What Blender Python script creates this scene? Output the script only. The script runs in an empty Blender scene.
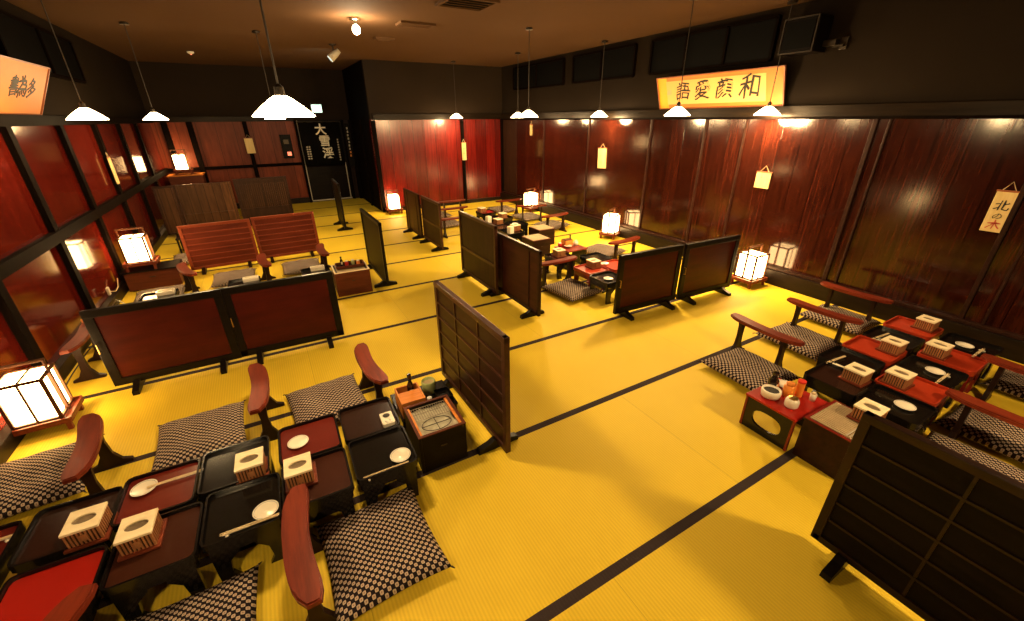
import bpy, bmesh, math, random
from mathutils import Vector, Matrix
random.seed(7)
PI = math.pi
SC = bpy.context.scene
C = SC.collection

# ------------------------------------------------------------------ materials
MATS = {}
def _base(name, rough=.5, metal=0., color=(.5, .5, .5), coat=0., coat_rough=.1, spec=.5):
    m = bpy.data.materials.new(name); m.use_nodes = True
    nt = m.node_tree; b = nt.nodes['Principled BSDF']
    b.inputs['Base Color'].default_value = (*color, 1)
    b.inputs['Roughness'].default_value = rough
    b.inputs['Metallic'].default_value = metal
    b.inputs['Specular IOR Level'].default_value = spec
    b.inputs['Coat Weight'].default_value = coat
    b.inputs['Coat Roughness'].default_value = coat_rough
    MATS[name] = m
    return m, nt, b
def N(nt, t, **kw):
    n = nt.nodes.new(t)
    for k, v in kw.items(): setattr(n, k, v)
    return n
def math_(nt, op, a, b=None, c=None):
    n = N(nt, 'ShaderNodeMath', operation=op)
    for i, v in enumerate((a, b, c)):
        if v is None: continue
        if isinstance(v, (int, float)): n.inputs[i].default_value = v
        else: nt.links.new(v, n.inputs[i])
    return n.outputs[0]
def mixc(nt, f, a, b):
    n = N(nt, 'ShaderNodeMix', data_type='RGBA')
    if isinstance(f, (int, float)): n.inputs[0].default_value = f
    else: nt.links.new(f, n.inputs[0])
    for i, v in ((6, a), (7, b)):
        if isinstance(v, tuple): n.inputs[i].default_value = (*v, 1)
        else: nt.links.new(v, n.inputs[i])
    return n.outputs[2]
def noise(nt, vec, scale=(1, 1, 1), s=5., detail=4., rough=.55):
    mp = N(nt, 'ShaderNodeMapping'); mp.inputs['Scale'].default_value = scale
    nt.links.new(vec, mp.inputs['Vector'])
    n = N(nt, 'ShaderNodeTexNoise'); n.inputs['Scale'].default_value = s
    n.inputs['Detail'].default_value = detail; n.inputs['Roughness'].default_value = rough
    nt.links.new(mp.outputs[0], n.inputs['Vector'])
    return n.outputs['Fac']
def ramp(nt, f, stops):
    r = N(nt, 'ShaderNodeValToRGB'); e = r.color_ramp.elements
    e[0].position, e[0].color = stops[0][0], (*stops[0][1], 1)
    e[1].position, e[1].color = stops[-1][0], (*stops[-1][1], 1)
    for p, c in stops[1:-1]:
        x = e.new(p); x.color = (*c, 1)
    nt.links.new(f, r.inputs[0]); return r.outputs[0]
def bump(nt, b, h, strength=.3, dist=.002, coat=True):
    n = N(nt, 'ShaderNodeBump'); n.inputs['Strength'].default_value = strength
    n.inputs['Distance'].default_value = dist; nt.links.new(h, n.inputs['Height'])
    nt.links.new(n.outputs[0], b.inputs['Normal'])
    if coat: nt.links.new(n.outputs[0], b.inputs['Coat Normal'])
def obj_co(nt, which='Object'):
    return N(nt, 'ShaderNodeTexCoord').outputs[which]
def plain(name, color, rough=.5, metal=0., coat=0., var=.12, vs=8., spec=.5, coat_rough=.1, k=1.):
    color = tuple(v * k for v in color); coat = coat * .35
    m, nt, b = _base(name, rough, metal, color, coat, coat_rough, spec)
    f = noise(nt, obj_co(nt), s=vs)
    lo = tuple(c * (1 - var) for c in color); hi = tuple(min(1, c * (1 + var)) for c in color)
    nt.links.new(mixc(nt, f, lo, hi), b.inputs['Base Color'])
    return m
def wood(name, dark, light, axis='z', rough=.35, coat=.0, s=3., stretch=14, plank=None, plank_axis=1, bstr=.25, coat_rough=.12,
         spec=.16, warp=0., patch=0., bd=.002, k=.42):
    dark = tuple(v * k for v in dark); light = tuple(v * k for v in light); coat = coat * .0
    m, nt, b = _base(name, rough, 0, dark, coat, coat_rough, spec)
    co = obj_co(nt)
    sc = {'x': (1, stretch, stretch), 'y': (stretch, 1, stretch), 'z': (stretch, stretch, 1)}[axis]
    f = noise(nt, co, sc, s, 6, .6)
    col = ramp(nt, f, [(.32, dark), (.5, tuple((a + c) / 2 for a, c in zip(dark, light))), (.68, light)])
    h = f
    sep = N(nt, 'ShaderNodeSeparateXYZ'); nt.links.new(co, sep.inputs[0])
    if plank:
        t = math_(nt, 'DIVIDE', sep.outputs[plank_axis], plank)
        fr = math_(nt, 'FRACT', t)
        idx = math_(nt, 'FLOOR', t)
        wn = N(nt, 'ShaderNodeTexWhiteNoise', noise_dimensions='1D'); nt.links.new(idx, wn.inputs['W'])
        d = math_(nt, 'ABSOLUTE', math_(nt, 'SUBTRACT', fr, .5))
        seam = math_(nt, 'GREATER_THAN', d, .5 - .004 / plank)
        shade = math_(nt, 'MULTIPLY_ADD', wn.outputs['Value'], .5, .72)
        mul = N(nt, 'ShaderNodeVectorMath', operation='SCALE'); nt.links.new(col, mul.inputs[0]); nt.links.new(shade, mul.inputs['Scale'])
        col = mixc(nt, seam, mul.outputs[0], tuple(c * .25 for c in dark))
        # every board slightly cupped and tilted
        cup = math_(nt, 'MULTIPLY', d, d)
        h = math_(nt, 'ADD', math_(nt, 'MULTIPLY', f, .5), math_(nt, 'MULTIPLY', cup, -1.5))
        tilt = math_(nt, 'MULTIPLY', math_(nt, 'SUBTRACT', wn.outputs['Value'], .5), fr)
        h = math_(nt, 'ADD', h, math_(nt, 'MULTIPLY', tilt, warp))
    if patch:
        p = noise(nt, co, (1, 1, 1), 1.3, 3)
        p = math_(nt, 'MULTIPLY', math_(nt, 'SUBTRACT', p, .35), 2.2 * patch)
        col = mixc(nt, p, col, light)
    nt.links.new(col, b.inputs['Base Color'])
    bump(nt, b, h, bstr, bd)
    return m
def emis(name, color, strength, base=(.8, .8, .8)):
    m, nt, b = _base(name, .6, 0, base)
    b.inputs['Emission Color'].default_value = (*color, 1); b.inputs['Emission Strength'].default_value = strength
    return m

WARM = (1., .66, .30)
# tatami: woven rush, dark cloth borders every 0.95 m, small differences from mat to mat
def mk_tatami():
    m, nt, b = _base('tatami_rush', .62, 0, (.6, .45, .06), spec=.12)
    co = obj_co(nt); sep = N(nt, 'ShaderNodeSeparateXYZ'); nt.links.new(co, sep.inputs[0])
    X, Y = sep.outputs[0], sep.outputs[1]
    ty = math_(nt, 'DIVIDE', math_(nt, 'SUBTRACT', Y, .80 - .9525 * 4), .9525)
    fy = math_(nt, 'FRACT', math_(nt, 'ADD', ty, .5)); row = math_(nt, 'FLOOR', ty)
    dy = math_(nt, 'ABSOLUTE', math_(nt, 'SUBTRACT', fy, .5))
    border = math_(nt, 'LESS_THAN', dy, .026)
    tx = math_(nt, 'ADD', math_(nt, 'DIVIDE', X, 1.87), math_(nt, 'MULTIPLY', row, .5))
    col_i = math_(nt, 'FLOOR', tx); fx = math_(nt, 'FRACT', tx)
    joint = math_(nt, 'LESS_THAN', fx, .0016)
    wn = N(nt, 'ShaderNodeTexWhiteNoise', noise_dimensions='2D')
    cb = N(nt, 'ShaderNodeCombineXYZ'); nt.links.new(row, cb.inputs[0]); nt.links.new(col_i, cb.inputs[1]); nt.links.new(cb.outputs[0], wn.inputs['Vector'])
    ribs = math_(nt, 'SINE', math_(nt, 'MULTIPLY', X, 2 * PI / .0155))
    ribs2 = math_(nt, 'SINE', math_(nt, 'MULTIPLY', Y, 2 * PI / .006))
    big = noise(nt, co, (1, 1, 1), 1.1, 3)
    fine = noise(nt, co, (40, 3, 1), 6, 3)
    base = mixc(nt, big, (.66, .465, .022), (.84, .61, .046))
    base = mixc(nt, math_(nt, 'MULTIPLY', wn.outputs['Value'], .35), base, (.60, .45, .030))
    base = mixc(nt, math_(nt, 'MULTIPLY', fine, .25), base, (.84, .64, .06))
    base = mixc(nt, math_(nt, 'MULTIPLY_ADD', ribs, .10, .10), base, (.30, .20, .02))
    base = mixc(nt, joint, base, (.50, .36, .03))
    cloth = mixc(nt, noise(nt, co, (1, 1, 1), 300, 2), (.018, .012, .013), (.045, .031, .030))
    col = mixc(nt, border, base, cloth)
    nt.links.new(col, b.inputs['Base Color'])
    nt.links.new(math_(nt, 'MULTIPLY_ADD', border, .3, .55), b.inputs['Roughness'])
    h = math_(nt, 'ADD', math_(nt, 'MULTIPLY', ribs, .5), math_(nt, 'MULTIPLY', ribs2, .12))
    bump(nt, b, h, .35, .0012, False)
mk_tatami()

# cushion cloth: small woven checks of cream on dark brown
def mk_check():
    m, nt, b = _base('checked_cloth', .85, 0, (.1, .06, .05), spec=.05)
    uv = obj_co(nt, 'UV'); sep = N(nt, 'ShaderNodeSeparateXYZ'); nt.links.new(uv, sep.inputs[0])
    def tri(o, n):
        return math_(nt, 'SINE', math_(nt, 'MULTIPLY', o, 2 * PI * n))
    a, c = tri(sep.outputs[0], 15), tri(sep.outputs[1], 17)
    p = math_(nt, 'MULTIPLY', a, c)
    core = math_(nt, 'GREATER_THAN', p, .12)
    dot = math_(nt, 'GREATER_THAN', p, .86)
    cream = mixc(nt, noise(nt, uv, (1, 1, 1), 120, 2), (.36, .275, .21), (.56, .45, .34))
    cream = mixc(nt, dot, cream, (.26, .18, .13))
    col = mixc(nt, core, (.016, .011, .014), cream)
    nt.links.new(col, b.inputs['Base Color'])
    bump(nt, b, p, .25, .0015, False)
mk_check()

wood('red_lacquer_board', (.17, .009, .005), (.30, .022, .010), 'z', .12, .75, 2.2, 10, bstr=.10, coat_rough=.085, patch=.15, bd=.0015, k=.27, spec=.5)
wood('brown_wall_board', (.030, .0062, .0040), (.120, .022, .009), 'z', .115, .55, 2.4, 18, plank=.215, plank_axis=1, bstr=.40, coat_rough=.20, warp=.8, patch=.06, bd=.0009, k=.31, spec=.46)
wood('crimson_wall_board', (.17, .007, .005), (.34, .018, .010), 'z', .20, .6, 2.4, 18, plank=.24, plank_axis=0, bstr=.35, coat_rough=.15, warp=.8, patch=.15, bd=.0012, k=.40, spec=.36)
wood('orange_brown_board', (.25, .040, .016), (.42, .085, .032), 'z', .4, .25, 2.4, 9, plank=.33, plank_axis=0, bstr=.2, coat_rough=.25, bd=.003)
wood('dark_post_wood', (.010, .006, .0045), (.026, .014, .009), 'z', .65, .3, 4, 14, k=.22, spec=.02)
wood('beam_wood', (.035, .021, .012), (.085, .052, .028), 'x', .30, .4, 2, 12, bstr=.3, coat_rough=.2, k=.18, spec=.07)
wood('beam_wood_side', (.035, .021, .012), (.085, .052, .028), 'y', .30, .4, 2, 12, bstr=.3, coat_rough=.2, k=.18, spec=.07)
wood('ledge_wood', (.010, .006, .004), (.03, .016, .009), 'y', .4, .3, 3, 12)
wood('black_frame_wood', (.008, .006, .005), (.018, .012, .009), 'x', .33, .4, 5, 10)
wood('screen_red_panel', (.065, .007, .005), (.15, .016, .009), 'x', .33, .45, 2.2, 5, bstr=.15, coat_rough=.16, patch=.15)
wood('screen_brown_panel', (.060, .014, .008), (.12, .030, .016), 'x', .4, .3, 2.4, 6, bstr=.15, coat_rough=.2)
wood('batten_board', (.028, .010, .006), (.070, .023, .012), 'x', .38, .35, 3, 8)
wood('batten_frame', (.06, .020, .010), (.14, .042, .019), 'x', .34, .4, 3, 8, spec=.3)
wood('black_board', (.008, .0055, .0045), (.018, .011, .008), 'x', .45, .15, 3, 8, spec=.08)
wood('black_batten', (.017, .007, .0045), (.046, .016, .009), 'x', .32, .4, 3, 8, spec=.3)
wood('red_slat_board', (.17, .024, .012), (.29, .048, .021), 'x', .45, .25, 3, 8)
wood('red_slat_batten', (.36, .07, .03), (.52, .11, .042), 'x', .4, .3, 3, 8)
wood('umber_plank', (.085, .032, .012), (.19, .080, .030), 'z', .42, .25, 3, 8, plank=.12, plank_axis=0, bstr=.2)
wood('dusky_plank', (.030, .012, .007), (.07, .028, .014), 'z', .45, .2, 3, 8)
wood('armrest_wood', (.19, .026, .012), (.38, .060, .024), 'y', .30, .4, 4, 9, bstr=.15, k=.50)
wood('armrest_leg_wood', (.020, .009, .006), (.055, .02, .011), 'z', .4, .2, 4, 6)
wood('orange_box_wood', (.55, .17, .03), (.80, .30, .06), 'x', .4, .2, 4, 7, k=1.)
wood('chest_wood', (.17, .038, .016), (.30, .075, .030), 'x', .45, .2, 4, 8)
wood('lantern_wood', (.10, .034, .014), (.22, .08, .03), 'z', .45, .2, 5, 8)
wood('lantern_base_wood', (.14, .026, .012), (.26, .055, .022), 'x', .38, .3, 4, 8, k=.7)
wood('basket_wood', (.30, .12, .045), (.50, .22, .085), 'z', .5, .1, 5, 8, k=.85)
wood('pale_rim_wood', (.74, .62, .38), (.92, .80, .56), 'x', .5, .1, 4, 6, k=1.)
wood('chopstick_wood', (.68, .52, .30), (.84, .68, .42), 'x', .55, 0, 8, 8, k=.85)
wood('tag_wood', (.70, .52, .22), (.84, .66, .32), 'z', .55, 0, 5, 7, k=.85)
plain('black_lacquer', (.006, .005, .0045), .22, spec=.22, coat=.7, coat_rough=.08)
plain('black_tray_surface', (.006, .005, .004), .13, spec=.28, coat=.6, coat_rough=.16)
plain('brown_tray_surface', (.070, .020, .011), .2, coat=.5, coat_rough=.22, k=.55, spec=.25)
plain('dark_brown_tray_surface', (.040, .016, .010), .2, coat=.5, coat_rough=.22, k=.55, spec=.25)
plain('dull_red_tray_surface', (.20, .022, .013), .24, coat=.5, coat_rough=.2, k=.55, spec=.25)
plain('bright_red_tray_surface', (.60, .022, .012), .34, coat=.5, coat_rough=.16, k=.55, spec=.25)
plain('vermilion_lacquer', (.62, .055, .016), .38, coat=.35, coat_rough=.22, k=.55, spec=.25)
plain('red_edge_lacquer', (.30, .02, .012), .3, coat=.6, k=.55, spec=.25)
plain('plaster_dark', (.015, .0105, .0072), .85, spec=.03, var=.2, vs=2)
plain('plaster_back', (.022, .015, .010), .9, spec=.03, var=.2, vs=2)
plain('ceiling_board', (.088, .047, .023), .9, spec=.05, var=.06, vs=1.5)
plain('dark_glass', (.003, .003, .003), .5, spec=.05)
plain('metal_dark', (.05, .04, .03), .4, .8)
plain('metal_pale', (.55, .50, .42), .35, .9)
plain('brass', (.55, .36, .12), .35, 1)
plain('porcelain', (.82, .76, .62), .22, coat=.4)
plain('porcelain_blue', (.30, .34, .40), .25, coat=.4)
plain('ash', (.88, .80, .62), .95, var=.35, vs=30)
plain('dark_ash', (.16, .115, .07), .95, var=.6, vs=90)
plain('charcoal', (.03, .026, .022), .9, var=.5, vs=60)
plain('grille_wire', (.42, .36, .27), .4, .5)
plain('mat_strip', (.42, .32, .18), .6, var=.3, vs=20)
plain('mat_gap', (.10, .06, .035), .7)
plain('paper_white', (.86, .80, .64), .8)
plain('scroll_paper', (.80, .46, .16), .8, var=.04)
plain('scroll_silk', (.55, .19, .03), .55, var=.1)
plain('scroll_silk_yellow', (.80, .42, .015), .55, var=.1)
plain('scroll_rod', (.30, .09, .03), .4)
plain('ink', (.012, .010, .009), .6)
plain('red_ink', (.45, .05, .03), .6)
plain('noren_cloth', (.010, .009, .008), .9, spec=.05)
plain('white_cloth', (.80, .76, .62), .9)
plain('cord', (.03, .022, .016), .6)
plain('pale_cord', (.50, .36, .20), .6)
plain('soy_bottle', (.012, .007, .006), .12, coat=.8)
plain('green_jar', (.42, .48, .20), .18, coat=.6, vs=40, var=.4)
plain('red_plastic', (.62, .03, .02), .35)
plain('orange_pot', (.80, .26, .03), .4)
plain('white_plastic', (.80, .80, .76), .4)
plain('dull_white', (.42, .38, .30), .6)
emis('lamp_glass', (1., .74, .40), 18.)
emis('bulb_glow', (1., .80, .50), 40.)
emis('lantern_paper', (1., .60, .23), 29., (.85, .75, .55))
emis('exit_panel', (.55, 1., .85), 1.8)
emis('cool_lamp', (.55, .95, 1.), .6)
emis('speaker_led', (1, .1, .05), 1.2)
def mat(n): return MATS[n]

# ------------------------------------------------------------------ mesh helpers
class G:
    """collects shapes that become ONE mesh"""
    def __init__(s): s.bm = bmesh.new(); s.uv = None
    def box(s, c, d, rot=0, bev=0, tilt=None):
        vs = bmesh.ops.create_cube(s.bm, size=1)['verts']
        M = Matrix.Translation(c) @ Matrix.Rotation(rot, 4, 'Z')
        if tilt: M = M @ tilt
        M = M @ Matrix.Diagonal((*d, 1))
        bmesh.ops.transform(s.bm, matrix=M, verts=vs)
        if bev:
            es = {e for v in vs for e in v.link_edges}
            bmesh.ops.bevel(s.bm, geom=list(es), offset=bev, segments=2, affect='EDGES', profile=.6)
        return s
    def prism(s, pts, z0, z1, M=None, bev=0):
        """outline in xy extruded in z"""
        a = [s.bm.verts.new((x, y, z0)) for x, y in pts]; b = [s.bm.verts.new((x, y, z1)) for x, y in pts]
        n = len(pts); fs = [s.bm.faces.new(a[::-1]), s.bm.faces.new(b)]
        for i in range(n): fs.append(s.bm.faces.new((a[i], a[(i + 1) % n], b[(i + 1) % n], b[i])))
        bmesh.ops.recalc_face_normals(s.bm, faces=fs)
        if bev:
            es = [e for e in fs[1].edges]
            r = bmesh.ops.bevel(s.bm, geom=es, offset=bev, segments=2, affect='EDGES')
        if M is not None:
            vs = list({v for f in s.bm.faces if f.is_valid for v in f.verts if not v.tag})
            bmesh.ops.transform(s.bm, matrix=M, verts=vs)
        for v in s.bm.verts: v.tag = True
        return s
    def ring(s, outer, inner, z0, z1):
        """flat ring between two outlines with the same count, extruded"""
        n = len(outer); V = s.bm.verts.new
        o0 = [V((x, y, z0)) for x, y in outer]; o1 = [V((x, y, z1)) for x, y in outer]
        i0 = [V((x, y, z0)) for x, y in inner]; i1 = [V((x, y, z1)) for x, y in inner]
        for k in range(n):
            j = (k + 1) % n
            for q in ((o0[k], o0[j], o1[j], o1[k]), (i0[j], i0[k], i1[k], i1[j]), (o1[k], o1[j], i1[j], i1[k]), (o0[j], o0[k], i0[k], i0[j])):
                s.bm.faces.new(q)
        for v in s.bm.verts: v.tag = True
        return s
    def lathe(s, prof, c=(0, 0, 0), n=20, cap=True):
        rings = []
        for r, z in prof:
            rings.append([s.bm.verts.new((c[0] + r * math.cos(2 * PI * k / n), c[1] + r * math.sin(2 * PI * k / n), c[2] + z)) for k in range(n)])
        for a, b in zip(rings, rings[1:]):
            for k in range(n): s.bm.faces.new((a[k], a[(k + 1) % n], b[(k + 1) % n], b[k]))
        if cap:
            if prof[0][0] > 1e-4: s.bm.faces.new(rings[0][::-1])
            if prof[-1][0] > 1e-4: s.bm.faces.new(rings[-1])
        for v in s.bm.verts: v.tag = True
        return s
    def tube(s, pts, r, n=8):
        pts = [Vector(p) for p in pts]; rings = []
        for i, p in enumerate(pts):
            t = (pts[min(i + 1, len(pts) - 1)] - pts[max(i - 1, 0)]).normalized()
            u = t.orthogonal().normalized() if i == 0 else (u - t * u.dot(t)).normalized()
            w = t.cross(u); rr = r[i] if isinstance(r, (list, tuple)) else r
            rings.append([s.bm.verts.new(p + rr * (math.cos(2 * PI * k / n) * u + math.sin(2 * PI * k / n) * w)) for k in range(n)])
        for a, b in zip(rings, rings[1:]):
            for k in range(n): s.bm.faces.new((a[k], a[(k + 1) % n], b[(k + 1) % n], b[k]))
        s.bm.faces.new(rings[0][::-1]); s.bm.faces.new(rings[-1])
        for v in s.bm.verts: v.tag = True
        return s
    def build(s, name, m, parent=None, smooth=False, rot=None):
        me = bpy.data.meshes.new(name)
        bmesh.ops.recalc_face_normals(s.bm, faces=s.bm.faces)
        if rot is not None: bmesh.ops.transform(s.bm, matrix=rot, verts=s.bm.verts)
        s.bm.to_mesh(me); s.bm.free()
        me.materials.append(mat(m))
        if smooth:
            for p in me.polygons: p.use_smooth = True
        o = bpy.data.objects.new(name, me); C.objects.link(o)
        if parent: o.parent = parent
        return o
def B(c, d, **k): return G().box(c, d, **k)

def tag(o, label, cat, group=None):
    o['label'] = label; o['category'] = cat
    if group: o['group'] = group
    elif 'group' in o.keys(): del o['group']
    return o
def thing(name, label=None, cat=None, loc=(0, 0, 0), rz=0, group=None):
    o = bpy.data.objects.new(name, None); C.objects.link(o); o.empty_display_size = .05
    o.location = loc; o.rotation_euler = (0, 0, rz)
    if label: tag(o, label, cat, group)
    return o
def struct(o): o['kind'] = 'structure'; return o
USED = set()
def place(proto, label, cat, loc, rz=0, group=None):
    """first call moves the prototype, later ones copy it with its parts"""
    if proto.name not in USED:
        USED.add(proto.name); r = proto
    else:
        r = proto.copy(); C.objects.link(r)
        for ch in list(proto.children):
            c = ch.copy(); C.objects.link(c); c.parent = r
            for g in ch.children:
                d = g.copy(); C.objects.link(d); d.parent = c
    r.location = loc; r.rotation_euler = (0, 0, rz)
    tag(r, label, cat, group)
    return r
def rrect(w, h, r, n=4, ox=0, oy=0):
    pts = []
    for cx, cy, a0 in ((w / 2 - r, h / 2 - r, 0), (-w / 2 + r, h / 2 - r, PI / 2), (-w / 2 + r, -h / 2 + r, PI), (w / 2 - r, -h / 2 + r, 1.5 * PI)):
        for k in range(n + 1):
            a = a0 + PI / 2 * k / n; pts.append((ox + cx + r * math.cos(a), oy + cy + r * math.sin(a)))
    return pts
def text_obj(name, s, size, m, M, parent=None, off=.0, depth=.0015, shear=0., warp=0.):
    c = bpy.data.curves.new(name, 'FONT'); c.body = s; c.size = size; c.align_x = 'CENTER'; c.align_y = 'CENTER'
    c.extrude = depth; c.offset = off; c.shear = shear; c.resolution_u = 3
    t = bpy.data.objects.new(name, c); C.objects.link(t); bpy.context.view_layer.update()
    dg = bpy.context.evaluated_depsgraph_get()
    me = bpy.data.meshes.new_from_object(t.evaluated_get(dg))
    bpy.data.objects.remove(t); bpy.data.curves.remove(c)
    if warp:
        for v in me.vertices:
            x, y = v.co.x / size, v.co.y / size
            v.co.x += size * warp * math.sin(5 * y + 3 * x); v.co.y += size * warp * (math.sin(6 * x + 1) + .5 * x)
    me.transform(M); me.materials.clear(); me.materials.append(mat(m))
    o = bpy.data.objects.new(name, me); C.objects.link(o)
    if parent: o.parent = parent
    return o

# ------------------------------------------------------------------ camera
CH = 1.8
f_px, pitch, yaw, roll = 414.84, math.radians(24.83), math.radians(29.68), math.radians(-.44)
F = Vector((math.sin(yaw) * math.cos(pitch), math.cos(yaw) * math.cos(pitch), -math.sin(pitch)))
R = Vector((math.cos(yaw), -math.sin(yaw), 0)); U = R.cross(F)
R2 = math.cos(roll) * R + math.sin(roll) * U; U2 = math.cos(roll) * U - math.sin(roll) * R
cam = bpy.data.cameras.new('camera'); cam.sensor_width = 36; cam.lens = f_px * 36 / 1024; cam.clip_start = .02
co = bpy.data.objects.new('camera', cam); C.objects.link(co)
Mx = Matrix((R2, U2, -F)).transposed().to_4x4(); Mx.translation = Vector((0, 0, CH)); co.matrix_world = Mx
SC.camera = co

# ------------------------------------------------------------------ room
XL, XR, YF, YB, YE, H = -1.72, 5.0, -1.6, 9.15, 11.3, 2.82
struct(B(((XL + 5.1) / 2, (YF + YE) / 2, -.05), (7.1, YE - YF + .3, .1)).build('floor', 'tatami_rush'))
struct(B(((XL + 5.1) / 2, (YF + YE) / 2, H + .05), (7.1, YE - YF + .3, .1)).build('ceiling', 'ceiling_board'))
def wallbox(name, x0, x1, y0, y1, z0, z1, m):
    return struct(B(((x0 + x1) / 2, (y0 + y1) / 2, (z0 + z1) / 2), (abs(x1 - x0), abs(y1 - y0), z1 - z0)).build(name, m))
TRIM = [0]
def trim(c, d, m='dark_post_wood', bev=.004, **k):
    TRIM[0] += 1
    return struct(B(c, d, bev=bev, **k).build('trim_%d' % TRIM[0], m))
wl = wallbox('wall_left', XL - .1, XL, YF, YE, 0, 1.8, 'red_lacquer_board')
wallbox('wall_left_upper', XL - .1, XL, YF, YE, 1.8, H, 'plaster_dark')
wallbox('wall_right', XR, XR + .1, YF, YB, 0, 1.8, 'brown_wall_board')
wallbox('wall_right_upper', XR, XR + .1, YF, YB, 1.8, H, 'plaster_dark')
wallbox('wall_far', 2.05, XR + .1, YB, YB + .1, 0, 1.8, 'crimson_wall_board')
wallbox('wall_far_upper', 2.05, XR + .1, YB, YB + .1, 1.8, H, 'plaster_back')
wallbox('wall_entrance_side', 2.05, 2.15, YB + .1, YE, 0, H, 'dark_post_wood')
wallbox('wall_back', XL, .84, YE, YE + .1, 0, 1.8, 'orange_brown_board')
wallbox('wall_back_upper', XL, 2.15, YE, YE + .1, 1.8, H, 'plaster_back')
wallbox('wall_back_corner', 1.85, 2.05, YE, YE + .1, 0, 1.8, 'dusky_plank')
wallbox('wall_front', XL, XR, YF - .1, YF, 0, H, 'plaster_dark')
# beams along the top of the boarded walls
trim((XR - .03, (YF + YB) / 2, 1.845), (.06, YB - YF, .11), 'beam_wood_side')
trim((XR - .05, (YF + YB) / 2, 1.785), (.03, YB - YF, .025), 'dark_post_wood')
trim((3.55, YB - .03, 1.845), (2.9, .06, .11), 'beam_wood')
trim((XL + .03, (YF + YE) / 2, 1.815), (.06, YE - YF, .09), 'dark_post_wood')
trim(((XL + .84) / 2, YE - .03, 1.83), (.84 - XL, .06, .10), 'beam_wood')
# left wall: posts, dado rail, baseboard
for y in (-.95, .27, 1.49, 2.71, 3.93, 5.12, 6.30, 7.48, 8.66, 9.84):
    trim((XL + .02, y, .9), (.05, .095, 1.77))
trim((XL + .025, (YF + YE) / 2, .885), (.055, YE - YF, .09))
struct(B((XL + .03, (YF + YE) / 2, .05), (.06, YE - YF, .10), bev=.004).build('baseboard_left', 'ledge_wood'))
# back-left wall
for x in (XL + .22, -1.09, -.12):
    trim((x, YE - .04, .9), (.10 if x < -.5 else .08, .08, 1.77))
trim(((XL + .84) / 2, YE - .04, .885), (.84 - XL, .06, .06))
struct(B(((XL + .84) / 2, YE - .03, .06), (.84 - XL, .06, .12)).build('baseboard_back', 'ledge_wood'))
# right wall: battens, baseboard
for y, w in ((.88, .05), (.74, .03), (1.97, .06), (1.86, .03), (3.22, .04), (3.76, .05), (4.66, .05), (6.05, .03), (7.42, .04), (8.52, .06), (-.4, .05)):
    trim((XR - .010, y, .98), (.020, w * .62, 1.6), 'batten_board', bev=.003)
struct(B((XR - .045, (YF + YB) / 2, .085), (.09, YB - YF, .17), bev=.004).build('baseboard_right', 'ledge_wood'))
trim((XR - .03, (YF + YB) / 2, .185), (.06, YB - YF, .03), 'batten_board')
struct(B((XR - .004, 8.82, .98), (.008, .56, 1.58)).build('door_2', 'dusky_plank'))
# far wall
for x, w in ((2.09, .08), (3.98, .07), (4.97, .06)):
    trim((x, YB - .02, .9), (w, .04, 1.77))
for x in (3.1, 3.42):
    trim((x, YB - .006, .9), (.02, .012, 1.7), 'crimson_wall_board')
struct(B((3.5, YB - .02, .04), (2.9, .04, .08)).build('baseboard_far', 'ledge_wood'))
trim((2.04, YB + .9, .9), (.06, .10, 1.8)); trim((2.02, YE - .1, .9), (.06, .14, 1.8))
# sliding door at the entrance under a cloth
d1 = struct(B((1.34, YE - .02, .90), (1.0, .04, 1.8)).build('door_1', 'black_board'))
B((.90, YE - .05, .92), (.018, .02, 1.74)).build('door_edge', 'dull_white', d1)
B((1.36, YE - .05, .03), (.92, .02, .025)).build('door_sill', 'dull_white', d1)
B((1.79, YE - .05, .45), (.018, .02, .84)).build('door_edge', 'dull_white', d1)
B((1.34, YE - .045, .82), (.92, .02, .05)).build('door_rail', 'dark_post_wood', d1)
trim((.86, YE - .06, .9), (.05, .10, 1.8)); trim((1.86, YE - .06, .9), (.05, .10, 1.8))
# high windows under the ceiling
WN = [0]
def window(x, y0, y1, z0, z1, side, n=2):
    WN[0] += 1
    cx = x + (-.02 if side > 0 else .02)
    o = struct(B((x, (y0 + y1) / 2, (z0 + z1) / 2), (.05, y1 - y0, z1 - z0)).build('window_%d' % WN[0], 'dark_glass'))
    g = G()
    for yy in [y0 + (y1 - y0) * k / n for k in range(n + 1)]: g.box((cx, yy, (z0 + z1) / 2), (.05, .03, z1 - z0))
    for zz in (z0, z1): g.box((cx, (y0 + y1) / 2, zz), (.05, y1 - y0, .03))
    g.build('window_frame', 'dark_post_wood', o)
for y0, y1 in ((6.83, 8.58), (5.12, 6.55), (3.1, 4.8)): window(XR, y0, y1, 2.35, 2.74, 1, 3 if y0 < 4 else 2)
for y0, y1 in ((3.4, 5.3), (5.75, 7.8)): window(XL, y0, y1, 2.25, 2.68, -1, 2)

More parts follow.
